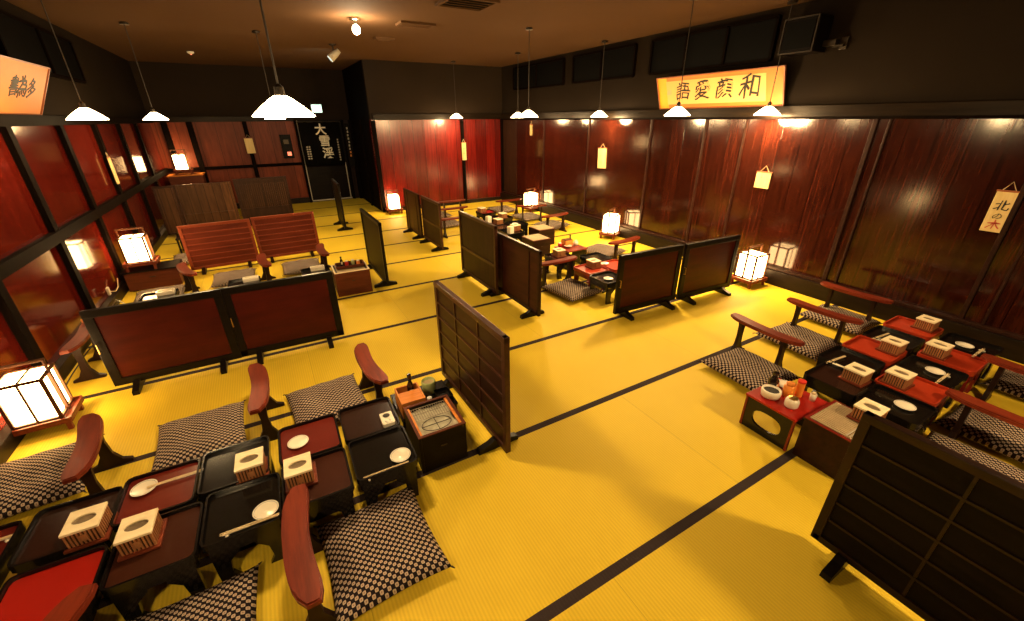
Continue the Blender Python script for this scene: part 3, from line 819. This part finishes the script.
# red condiment table of the right group
r = thing('condiment_table', 'low red topped table with oval opening in its black side', 'table', (2.495, .975, 0), -.02)
B((0, 0, .225), (.345, .305, .014), bev=.003).build('top', 'bright_red_tray_surface', r)
for s in (-1, 1):
    g = G(); n = 24; o = []; i = []
    for k in range(n):
        a = 2 * PI * k / n; c_, s_ = math.cos(a), math.sin(a); m_ = max(abs(c_), abs(s_)); o.append((.14 * c_ / m_, .108 + .108 * s_ / m_))
        q = .000 ; rr_ = 1 / ((abs(c_) ** 2.6 + abs(s_) ** 2.6) ** (1 / 2.6)); i.append((.088 * c_ * rr_, .105 + .058 * s_ * rr_))
    g.ring(o, i, -.008, .008)
    g.build('side_panel', 'black_lacquer', r, rot=Matrix.Translation((s * .155, 0, 0)) @ Matrix.Rotation(PI / 2, 4, 'Z') @ Matrix.Rotation(PI / 2, 4, 'X'))
for sx in (-1, 1):
    for sy in (-1, 1): B((sx * .160, sy * .142, .108), (.016, .014, .216), bev=.002).build('corner_post', 'red_edge_lacquer', r)
zc = .2325
r = thing('ash_tray', 'round cream bowl with dark inside on the red condiment table', 'bowl', (2.415, 1.035, zc))
G().lathe([(.034, 0), (.052, .01), (.056, .040), (.054, .054), (.044, .054), (.044, .038), (0, .036)], n=22, cap=False).build('bowl', 'porcelain', r, smooth=True)
G().lathe([(0, .041), (.0435, .041), (.0435, .044), (0, .044)], n=18, cap=False).build('ash', 'charcoal', r)
r = thing('pepper_shaker', 'white squat shaker in front on the red condiment table', 'shaker', (2.425, .915, zc))
G().lathe([(.030, 0), (.037, .010), (.037, .045), (.028, .060)], n=16).build('body', 'porcelain', r, smooth=True)
G().lathe([(.026, .060), (.026, .066), (.010, .072)], n=14).build('cap', 'brass', r)
bottle((2.50, 1.075, zc), 'dark soy bottle on the red condiment table', .125, .030)
r = thing('spice_pot', 'orange spice pot in middle of the red condiment table', 'pot', (2.515, .985, zc))
G().lathe([(.026, 0), (.032, .01), (.032, .07), (.022, .080)], n=16).build('body', 'orange_pot', r, smooth=True); G().lathe([(.022, .080), (.026, .092), (.014, .100)], n=14).build('lid', 'orange_box_wood', r)
r = thing('spice_tube', 'tall orange paper tube right of the spice pot', 'tube', (2.575, .955, zc))
G().lathe([(.022, 0), (.022, .095)], n=14).build('body', 'orange_pot', r); G().lathe([(.0225, .095), (.0225, .108)], n=14).build('cap', 'red_plastic', r)
r = thing('toothpick_holder', 'small white toothpick holder at back of the red condiment table', 'holder', (2.60, .885, zc))
G().lathe([(.016, 0), (.018, .045), (.015, .045), (.014, .01)], n=14).build('cup', 'porcelain', r, smooth=True)
G().lathe([(.013, .01), (.011, .055)], n=10).build('picks', 'chopstick_wood', r)['kind'] = 'stuff'

# centre group: condiment table and two mat topped boxes
r = thing('condiment_table', 'dark table with orange pot and white jar in centre group', 'table', (3.32, 4.24, 0), .05)
B((0, 0, .245), (.33, .30, .014), bev=.003).build('top', 'red_edge_lacquer', r)
for s in (-1, 1): B((s * .15, 0, .119), (.016, .27, .238)).build('side_panel', 'black_lacquer', r)
r = thing('wooden_box', 'orange wooden box on the centre condiment table', 'box', (3.32, 4.33, .252), .05)
B((0, 0, .04), (.12, .10, .08), bev=.003).build('body', 'orange_box_wood', r); B((0, 0, .083), (.11, .09, .006)).build('lid', 'chest_wood', r)
r = thing('white_jar', 'small round white jar right of the orange box, centre group', 'jar', (3.43, 4.28, .252))
G().lathe([(.025, 0), (.033, .015), (.033, .045), (.02, .06)], n=16).build('body', 'porcelain', r, smooth=True); G().lathe([(.02, .06), (.021, .066), (.006, .074)], n=14).build('lid', 'porcelain', r)
bottle((3.40, 4.37, .252), 'little dark bottle behind the centre white jar', .12, .02)
r = thing('red_pot', 'small red pot on the centre condiment table', 'pot', (3.215, 4.34, .252))
G().lathe([(.02, 0), (.028, .01), (.03, .04), (.024, .045)], n=16).build('body', 'red_plastic', r, smooth=True); G().lathe([(.02, .045), (.008, .055)], n=12).build('lid', 'white_plastic', r)
for x, y, a, lab in ((3.60, 5.36, .0, 'brown box topped with a beige mat, upper one in centre group'), (3.20, 4.90, .0, 'brown box topped with a beige mat, lower one behind plank screen')):
    r = openbox('ash_box', lab, (x, y, 0), .29, .31, .245, 'batten_board', 'chest_wood', rz=a)
    B((0, 0, .2475), (.27, .29, .005)).build('mat_backing', 'mat_gap', r)
    for k in range(13): B((-.125 + .25 * k / 12, 0, .2535), (.017, .285, .007)).build('bamboo_strip', 'mat_strip', r)
for x, y, z, lab in ((3.04, 5.36, zt, 'small upright white box behind the plank screen'), (3.08, 6.17, zt, 'small white carton left of the far slatted box')):
    r = thing('white_box', lab, 'box', (x, y, z), .2)
    B((0, 0, .05), (.075, .075, .10), bev=.004).build('body', 'paper_white', r); B((0, 0, .103), (.07, .07, .006)).build('lid', 'pale_rim_wood', r)

# back-left bay
for x, y, lab in ((-1.10, 5.07, 'cream dish peeking over the framed screen, leftmost'), (-.36, 5.07, 'cream dish peeking over the framed screen, middle one'), (.31, 5.08, 'cream dish peeking over the framed screen, right one')):
    r = thing('oblong_dish', lab, 'dish', (x, y, zt))
    G().ring(rrect(.15, .09, .015, 3), rrect(.13, .07, .012, 3), 0, .035).build('rim', 'porcelain', r); G().prism(rrect(.134, .074, .012, 3), .004, .016).build('bottom', 'porcelain', r)
r = openbox('ash_box', 'reddish wooden box beside the lone black aisle screen', (.63, 4.84, 0), .37, .34, .27, 'chest_wood', 'pale_rim_wood', rz=-.03)
B((0, 0, .255), (.34, .31, .01)).build('lid', 'batten_board', r)
B((0, 0, .2625), (.30, .27, .004)).build('lid_mat', 'mat_strip', r)
r = thing('serving_tray', 'long brown serving tray with small jars on the reddish box', 'tray', (.64, 4.88, .2765), -.03)
G().prism(rrect(.30, .16, .02, 3), 0, .006).build('bottom', 'brown_tray_surface', r); G().ring(rrect(.31, .17, .02, 3), rrect(.295, .155, .018, 3), 0, .03).build('rim', 'chest_wood', r)
bottle((.56, 4.92, .283), 'tiny dark bottle on the long serving tray', .10, .017)
for x, y, m_, lab in ((.61, 4.89, 'red_plastic', 'small red capped shaker on the long serving tray'), (.68, 4.90, 'green_jar', 'small green jar on the long serving tray'), (.73, 4.85, 'orange_pot', 'small orange pot at end of the long serving tray')):
    r = thing('spice_jar', lab, 'jar', (x, y, .283)); G().lathe([(.018, 0), (.020, .01), (.020, .04), (.015, .048)], n=14).build('body', m_, r, smooth=True); G().lathe([(.016, .048), (.016, .056)], n=12).build('cap', 'white_plastic', r)
r = thing('wooden_chest', 'reddish brown chest under the left wall lantern', 'chest', (-1.38, 6.22, 0), 0)
B((0, 0, .115), (.50, .30, .21), bev=.004).build('body', 'chest_wood', r); B((0, 0, .228), (.54, .34, .016), bev=.003).build('top', 'black_frame_wood', r); B((0, -.152, .15), (.06, .006, .012)).build('pull', 'metal_dark', r)
for s in (-1, 1): B((s * .2, 0, .005), (.05, .28, .01)).build('foot', 'black_frame_wood', r)
r = thing('low_stool', 'small dark stool with cream dish behind the left lantern', 'stool', (-1.15, 7.72, 0), 0)
B((0, 0, .225), (.34, .26, .02), bev=.003).build('top', 'black_lacquer', r)
for sx in (-1, 1):
    for sy in (-1, 1): B((sx * .15, sy * .11, .108), (.025, .025, .215)).build('leg', 'black_lacquer', r)
place(pB, 'cream slatted box on the dark stool behind the left lantern', 'box', (-1.15, 7.72, .235), 0, 'slatted boxes with oval openings')
r = thing('corner_counter', 'low lacquered counter carrying the lantern in the back left corner', 'counter', (-1.36, 10.98, 0), 0)
B((0, 0, .40), (.56, .40, .80), bev=.004).build('body', 'chest_wood', r); B((0, 0, .81), (.60, .44, .02), bev=.003).build('top', 'orange_box_wood', r)
# things by the left wall
r = thing('small_table', 'small black tray table by the left wall behind the armrest', 'tray table', (-1.45, 4.86, 0), 0)
B((0, 0, .20), (.26, .30, .014), bev=.003).build('top', 'black_lacquer', r)
for sx in (-1, 1): B((sx * .11, 0, .096), (.014, .27, .193)).build('side_panel', 'black_lacquer', r)
r = thing('menu_holder', 'pale wire easel frame standing behind the left framed screen', 'stand', (-1.42, 4.88, .207), .1)
g = G(); g.tube([(-.09, 0, .0), (-.01, 0, .10), (.08, 0, .0)], .006, 6); g.tube([(-.09, .0, .006), (.08, 0, .006)], .005, 6); g.build('frame', 'metal_pale', r)
g = G(); g.tube([(-.01, 0, .10), (-.01, .06, .0)], .005, 6); g.build('strut', 'metal_pale', r)
r = thing('paddle_box', 'tilted orange wooden box with white contents by the left wall', 'box', (-1.55, 4.55, 0), .4)
B((0, 0, .14), (.10, .09, .28), bev=.004).build('body', 'orange_box_wood', r); G().lathe([(.022, .28), (.026, .292), (.0, .305)], n=12, cap=False).build('contents', 'porcelain', r, smooth=True)
r = thing('power_cord', 'thin dark cord lying along the left wall by the big lantern', 'cord')
G().tube([(-1.64, 3.6, .006), (-1.62, 3.8, .006), (-1.635, 4.1, .006), (-1.64, 4.5, .006), (-1.62, 4.9, .006)], .005, 6).build('cable', 'cord', r)
r = thing('power_cord', 'pale cord curving from the left wall lantern down to a socket', 'cord')
G().tube([(-1.675, 6.02, .20), (-1.67, 5.92, .13), (-1.67, 5.8, .12), (-1.67, 5.65, .17)], .005, 6).build('cable', 'pale_cord', r)
B((-1.668, 5.60, .19), (.02, .05, .08), bev=.004).build('plug', 'dull_white', r)

# ------------------------------------------------------------------ paper lanterns
def lantern_proto():
    r = thing('paper_lantern'); w = .215; z0, z1 = .105, .375
    g = G(); g.prism(rrect(.30, .27, .01, 2), .065, .082); g.ring(rrect(.31, .28, .012, 2), rrect(.29, .26, .01, 2), .060, .096)
    b = g.build('base', 'lantern_base_wood', r)
    for sx in (-1, 1):
        for sy in (-1, 1): G().box((sx * .125, sy * .11, .031), (.026, .026, .062), bev=.003).build('foot', 'lantern_base_wood', r)
    B((0, 0, (z0 + z1) / 2), (w - .012, w - .012, z1 - z0 - .004)).build('paper_shade', 'lantern_paper', r)
    g = G()
    for sx in (-1, 1):
        for sy in (-1, 1): g.box((sx * w / 2, sy * w / 2, (z0 + z1) / 2 - .006), (.017, .017, z1 - z0 + .030))
    for z in (z0 - .008, z1):
        for s in (-1, 1): g.box((s * w / 2, 0, z), (.015, w, .015)); g.box((0, s * w / 2, z), (w, .015, .015))
    for s in (-1, 1): g.box((s * (w / 2 - .002), 0, (z0 + z1) / 2), (.010, .011, z1 - z0)); g.box((0, s * (w / 2 - .002), (z0 + z1) / 2), (.011, .010, z1 - z0))
    for s in (-1, 1): g.box((0, 0, z1 + .001), (.011, w, .008))
    g.build('frame', 'lantern_wood', r)
    g = G()
    for s in (-1, 1): g.box((s * (w / 2 + .010), 0, .275), (.012, .020, .37), bev=.002)
    g.box((0, 0, .462), (w + .04, .022, .016), bev=.003); g.build('handle', 'lantern_wood', r)
    return r
pL = lantern_proto()
for (x, y, z, a, lab) in [
    (-1.555, 3.37, 0, .03, 'large glowing paper lantern at the left edge, nearest to the viewer'),
    (-1.45, 6.19, .236, .0, 'glowing paper lantern standing on the reddish brown chest'),
    (-1.38, 10.95, .82, .0, 'glowing paper lantern on the counter in the back left corner'),
    (2.24, 8.92, 0, .0, 'glowing paper lantern at the left end of the red far wall'),
    (4.70, 2.61, 0, -.03, 'glowing paper lantern at the right wall beside the framed screens'),
    (4.76, 5.06, 0, .5, 'glowing paper lantern at the middle of the right wall'),
    (4.80, 7.58, 0, .3, 'glowing paper lantern at far end of the right wall')]:
    place(pL, lab, 'lantern', (x, y, z), a, 'paper floor lanterns')

# ------------------------------------------------------------------ pendant lamps
def pendant_proto():
    r = thing('pendant_lamp')       # origin at the rim height
    g = G(); g.lathe([(.129, 0), (.126, .006), (.086, .042), (.046, .072), (.026, .084), (.023, .080), (.042, .067), (.082, .038), (.122, .004), (.126, -.001)], n=32, cap=False)
    sh = g.build('shade', 'lamp_glass', r, smooth=True)
    G().lathe([(.0, .005), (.018, .008), (.025, .022), (.022, .038), (.012, .066)], n=14).build('bulb', 'bulb_glow', sh, smooth=True)
    G().lathe([(.018, .066), (.022, .082), (.019, .118), (.008, .13)], n=14).build('socket', 'metal_dark', r)
    L_ = H - 1.815
    G().tube([(0, 0, .125), (0, 0, L_ - .02)], .0045, 6).build('cord', 'cord', r)
    G().lathe([(.045, L_ - .025), (.045, L_ - .008), (.030, L_ - .001)], n=16).build('ceiling_rose', 'metal_dark', r)
    return r
pP_ = pendant_proto()
for (x, y, z, lab) in [
    (.14, 2.30, 1.815, 'largest looking white pendant lamp, above the front left tables'),
    (-1.12, 4.85, 1.815, 'white pendant lamp just right of the left wall scroll'),
    (-1.00, 7.05, 1.815, 'white pendant lamp above the back left corner'),
    (.30, 6.95, 1.815, 'white pendant lamp almost hidden behind the largest one'),
    (3.66, 8.65, 1.815, 'white pendant lamp farthest away before the red wall'),
    (3.24, 5.20, 1.815, 'white pendant lamp over the centre group, right one of the close pair'),
    (4.20, 7.10, 1.815, 'white pendant lamp over the centre group, left one of the close pair'),
    (4.72, 5.50, 1.815, 'white pendant lamp between the close pair and the right wall scroll'),
    (3.84, 3.26, 1.815, 'white pendant lamp hanging at left end of the right wall scroll'),
    (4.80, 2.89, 1.815, 'white pendant lamp hanging at right end of the right wall scroll'),
    (2.6, -.55, 1.815, 'added white pendant lamp out of view behind the viewer, lighting the right foreground'),  # lamp added out of frame to brighten the foreground floor and right group
    (-.90, .10, 1.815, 'added unseen white pendant lamp beside the viewer, brightening the front left tables')]:  # second added lamp, never in view, gives extra light at front left
    place(pP_, lab, 'lamp', (x, y, z), 0, 'white pendant lamps')
    ld = bpy.data.lights.new('pendant_light', 'POINT'); ld.energy = {2.42: 70, 2.30: 70, .10: 52, -.55: 118, 5.20: 100, 3.26: 165, 2.89: 110, 5.50: 80, 4.85: 44}.get(y, 54); ld.color = WARM; ld.shadow_soft_size = .09
    lo = bpy.data.objects.new('pendant_light', ld); C.objects.link(lo); lo.location = (x, y, z - .03)

# ------------------------------------------------------------------ framed calligraphy
def scroll(label, x, xt, y0, y1, z0, z1, chars, side, ys):
    """leaning frame on a side wall; bottom edge at x, top edge at xt"""
    r = thing('calligraphy_frame', label, 'calligraphy frame', (0, 0, 0))
    hgt = math.hypot(xt - x, z1 - z0); L_ = y1 - y0
    # local frame: u = reading direction (towards viewer on right wall), v = up the leaning face, n = out into the room
    v = Vector((xt - x, 0, z1 - z0)).normalized(); u = Vector((0, -1, 0)) if side > 0 else Vector((0, 1, 0)); n = u.cross(v)
    M = Matrix((u, v, n)).transposed().to_4x4(); M.translation = Vector((x, (y0 + y1) / 2, z0)) + v * hgt / 2
    B((0, 0, -.008), (L_, hgt, .016), bev=.003).build('backing', 'scroll_silk', r, rot=M)
    iw = L_ * .80 if side > 0 else L_ * .98
    B((-L_ * .015 if side > 0 else 0, 0, .0015), (iw, hgt * .74 if side > 0 else hgt * .96, .003)).build('paper', 'scroll_paper' if side > 0 else 'scroll_silk', r, rot=M)
    if side > 0: B((-L_ / 2 + L_ * .045, 0, .0012), (L_ * .09, hgt * .98, .0024)).build('left_border', 'scroll_silk_yellow', r, rot=M)
    g = G()
    for s in (-1, 1): g.box((0, s * hgt / 2, .002), (L_ + .01, .012, .02)); g.box((s * L_ / 2, 0, .002), (.012, hgt, .02))
    g.build('frame_edge', 'scroll_rod', r, rot=M)
    for ch, t, sz, m_ in chars:
        text_obj('character', ch, sz, m_, M @ Matrix.Translation((t, .0, .0045)), r, off=sz * .006, shear=.12, warp=.045)
    return r
scroll('long gold framed calligraphy with four large black characters on the right wall', 4.97, 4.84, 2.84, 4.52, 1.91, 2.27,
       [('和', .46, .27, 'ink'), ('顔', .14, .23, 'ink'), ('愛', -.16, .23, 'ink'), ('語', -.45, .22, 'ink'), ('印', -.66, .07, 'dull_white')], 1, None)
scroll('gold framed calligraphy on the left wall, cut by the left edge', -1.69, -1.50, 4.10, 5.92, 1.865, 2.25,
       [('書', .26, .17, 'ink'), ('為', .42, .19, 'ink'), ('多', .60, .17, 'ink')], -1, None)

# ------------------------------------------------------------------ hanging wooden tags
def tagp(label, wall, pos, w, h, z, chars=(), tilt=0):
    r = thing('wooden_tag', label, 'sign', (0, 0, 0))
    if wall == 'R': u, n, p = Vector((0, -1, 0)), Vector((-1, 0, 0)), Vector((XR - .012, pos, z))
    elif wall == 'L': u, n, p = Vector((0, 1, 0)), Vector((1, 0, 0)), Vector((XL + .052, pos, z))
    else: u, n, p = Vector((1, 0, 0)), Vector((0, -1, 0)), Vector((pos, wall, z))
    M = Matrix((u, Vector((0, 0, 1)), n)).transposed().to_4x4(); M.translation = p
    M = M @ Matrix.Rotation(tilt, 4, 'Z')
    B((0, 0, 0), (w, h, .012), bev=.002).build('board', 'tag_wood', r, rot=M)
    B((0, h / 2 + .006, 0), (w + .01, .014, .016), bev=.002).build('top_strip', 'scroll_rod', r, rot=M)
    G().tube([(-w * .3, h / 2 + .01, 0), (0, h / 2 + .075, -.01), (w * .3, h / 2 + .01, 0)], .003, 5).build('string', 'pale_cord', r, rot=M)
    for ch, dx, dy, sz, m_ in chars: text_obj('character', ch, sz, m_, M @ Matrix.Translation((dx, dy, .0065)), r, off=sz * .006, depth=.0008, warp=.05)
    return r
tagp('large wooden name tag with black brush writing at the right edge', 'R', .95, .125, .31, 1.10, [('北', 0, .045, .085, 'ink'), ('の', 0, -.035, .055, 'ink'), ('木', 0, -.105, .08, 'red_ink')])
tagp('small square wooden tag on the right wall above the lantern', 'R', 2.88, .17, .17, 1.13, [('・', -.02, .03, .05, 'mat_gap')])
tagp('tall wooden tag on the right wall above the middle lantern', 'R', 5.66, .20, .31, 1.18, [('一', -.03, .04, .05, 'mat_gap'), ('一', -.03, -.06, .05, 'mat_gap')], .05)
tagp('wooden tag hanging on the post of the red far wall', YB - .048, 3.99, .10, .36, 1.14, [('一', 0, .06, .04, 'mat_gap'), ('一', 0, -.04, .04, 'mat_gap')])
tagp('slim wooden tag hanging on the left wall post', 'L', 7.44, .10, .32, 1.22)
tagp('wooden tag on the post of the back left wall', YE - .088, -.12, .16, .30, 1.30)
tagp('thin wooden strip hanging high near the far right corner', 'R', 7.9, .08, .20, 1.58)

# entrance curtain
r = thing('noren_curtain', 'black entrance curtain with large white characters', 'curtain', (1.34, YE - .12, 0), 0)
bm = bmesh.new(); n = 30; 
V = [[bm.verts.new((-.44 + .88 * i / n, .012 * math.sin(i * .9), z)) for z in (.84, 1.3, 1.76)] for i in range(n + 1)]
for i in range(n):
    for j in range(2): bm.faces.new((V[i][j], V[i + 1][j], V[i + 1][j + 1], V[i][j + 1])).smooth = True
bmesh.ops.solidify(bm, geom=bm.faces[:], thickness=.004)
me = bpy.data.meshes.new('cloth'); bm.to_mesh(me); bm.free(); me.materials.append(mat('noren_cloth')); o = bpy.data.objects.new('cloth', me); C.objects.link(o); o.parent = r
G().tube([(-.46, 0, 1.765), (.46, 0, 1.765)], .012, 8).build('rod', 'metal_dark', r)
XZ = Matrix.Rotation(PI / 2, 4, 'X')
for ch, x, z in (('大', .01, 1.59), ('雪', .06, 1.345), ('渓', .09, 1.085)): text_obj('character', ch, .25, 'white_cloth', Matrix.Translation((x, -.03, z)) @ XZ, r, off=.005)
for k in range(6):
    for dx in (0, .05): B((-.34 + dx, -.025, 1.24 - .05 * k), (.036, .004, .030)).build('small_mark', 'dull_white', r)
for k in range(9): B((.34, -.025, 1.38 - .055 * k), (.03, .004, .035)).build('small_mark', 'dull_white', r)
r = thing('hanging_banner', 'narrow dark banner with pale marks right of the entrance', 'banner', (1.93, YE - .14, 0), 0)
B((0, 0, 1.25), (.12, .012, .95)).build('cloth', 'noren_cloth', r)
for k in range(9): B((.0 + .004 * math.sin(k * 2), -.01, 1.62 - .075 * k), (.030, .006, .045)).build('small_mark', 'dull_white' if k < 7 else 'orange_pot', r)
r = thing('wall_panel', 'black control panel with red light left of the entrance', 'control panel', (.60, YE - .02, 0), 0)
B((0, -.012, 1.26), (.22, .03, .50), bev=.004).build('case', 'black_board', r); B((0.02, -.03, 1.11), (.08, .01, .08), bev=.003).build('red_lamp', 'speaker_led', r); B((0, -.03, 1.36), (.10, .008, .09)).build('dial', 'metal_dark', r)

# ------------------------------------------------------------------ ceiling and high fixtures
r = thing('exit_sign', 'small glowing pale green exit sign above the entrance', 'sign', (1.33, YE - .32, 2.03), 0)
B((0, 0, 0), (.22, .05, .17), bev=.006).build('case', 'white_plastic', r); B((0, -.027, 0), (.20, .006, .15)).build('lit_panel', 'exit_panel', r); B((0, .13, .0), (.03, .22, .03)).build('bracket', 'metal_dark', r)
r = thing('ceiling_bulb', 'bright bare bulb hanging close under the ceiling', 'lamp', (1.24, 5.62, H), 0)
G().lathe([(.05, 0), (.05, -.02), (.02, -.03), (.018, -.07)], n=16).build('socket', 'metal_pale', r)
G().lathe([(.018, -.065), (.038, -.09), (.044, -.12), (.028, -.152), (0, -.162)], n=16, cap=False).build('bulb', 'bulb_glow', r, smooth=True)
ld = bpy.data.lights.new('bulb_light', 'POINT'); ld.energy = 50; ld.color = (1, .74, .42); ld.shadow_soft_size = .04
lo = bpy.data.objects.new('bulb_light', ld); C.objects.link(lo); lo.location = (1.24, 5.60, H - .19)
r = thing('spotlight', 'small bluish spotlight on the ceiling near the entrance', 'spotlight', (1.30, 7.6, H), 0)
G().lathe([(.05, 0), (.05, -.015), (.012, -.02), (.012, -.09)], n=14).build('mount', 'metal_dark', r)
tl = Matrix.Translation((0, 0, -.14)) @ Matrix.Rotation(.9, 4, 'Y')
G().lathe([(.035, .10), (.045, .04), (.055, -.08)], n=18).build('housing', 'dull_white', r, smooth=True, rot=tl)
G().lathe([(.0, -.082), (.05, -.082), (.05, -.084), (0, -.084)], n=18, cap=False).build('lens', 'cool_lamp', r, rot=tl)
ld = bpy.data.lights.new('cool_light', 'SPOT'); ld.energy = 14; ld.color = (.5, .9, 1); ld.spot_size = 2.3; ld.spot_blend = .8
lo = bpy.data.objects.new('cool_light', ld); C.objects.link(lo); lo.location = (1.2, 7.8, H - .25); lo.rotation_euler = (math.radians(70), 0, 0)
def vent(label, x, y, w, d, rz):
    r = thing('ceiling_vent', label, 'vent', (x, y, H), rz)
    G().ring([(-w / 2, -d / 2), (w / 2, -d / 2), (w / 2, d / 2), (-w / 2, d / 2)], [(-w / 2 + .03, -d / 2 + .03), (w / 2 - .03, -d / 2 + .03), (w / 2 - .03, d / 2 - .03), (-w / 2 + .03, d / 2 - .03)], -.025, 0).build('frame', 'ceiling_board', r)
    B((0, 0, -.006), (w - .05, d - .05, .008)).build('backing', 'dark_glass', r)
    for k in range(5): B((0, -d / 2 + .05 + (d - .1) * k / 4, -.016), (w - .06, .02, .006), tilt=Matrix.Rotation(.5, 4, 'X')).build('louvre', 'ceiling_board', r)
vent('flat louvred vent right of the bright ceiling bulb', 1.93, 5.62, .42, .22, 0)
vent('flat vent panel at the top edge of the ceiling', 2.05, 4.42, .50, .42, 0)
vent('small vent panel on the ceiling behind the bright bulb', 1.85, 6.75, .26, .16, 0)
r = thing('wall_speaker', 'black framed box speaker high on the right wall', 'speaker', (XR - .12, 2.74, 2.51), 0)
B((0, 0, 0), (.22, .34, .30), bev=.008).build('case', 'black_board', r); B((-.113, 0, 0), (.008, .27, .23)).build('grille', 'dark_glass', r)
G().ring([(-.15, -.16), (.15, -.16), (.15, .16), (-.15, .16)], [(-.14, -.15), (.14, -.15), (.14, .15), (-.14, .15)], -.006, .006).build('trim_ring', 'metal_dark', r, rot=Matrix.Translation((-.114, 0, 0)) @ Matrix.Rotation(PI / 2, 4, 'Y'))
B((.06, -.22, -.08), (.06, .12, .05)).build('bracket', 'metal_dark', r)
r = thing('wall_bracket', 'small metal bracket right of the wall speaker', 'bracket', (XR - .012, 2.42, 2.42), 0)
B((0, 0, 0), (.02, .06, .10), bev=.003).build('plate', 'metal_dark', r); B((-.03, .03, -.02), (.05, .09, .015)).build('arm', 'metal_dark', r)
r = thing('ceiling_sensor', 'small round sensor on the ceiling at left of the entrance side', 'sensor', (-.60, 9.4, H), 0)
G().lathe([(.05, 0), (.05, -.02), (.02, -.035)], n=16).build('body', 'white_plastic', r); G().lathe([(.012, -.035), (.010, -.045), (0, -.048)], n=10, cap=False).build('lens', 'speaker_led', r)

# ------------------------------------------------------------------ world and view
w = bpy.data.worlds.new('world'); SC.world = w; w.use_nodes = True
w.node_tree.nodes['Background'].inputs[0].default_value = (.02, .014, .009, 1); w.node_tree.nodes['Background'].inputs[1].default_value = .5
SC.view_settings.view_transform = 'Standard'; SC.view_settings.look = 'None'; SC.view_settings.gamma = 1
SC.view_settings.use_curve_mapping = False; SC.view_settings.exposure = 0.17
SC.cycles.use_denoising = True
SC.cycles.max_bounces = 8; SC.cycles.sample_clamp_indirect = 10.
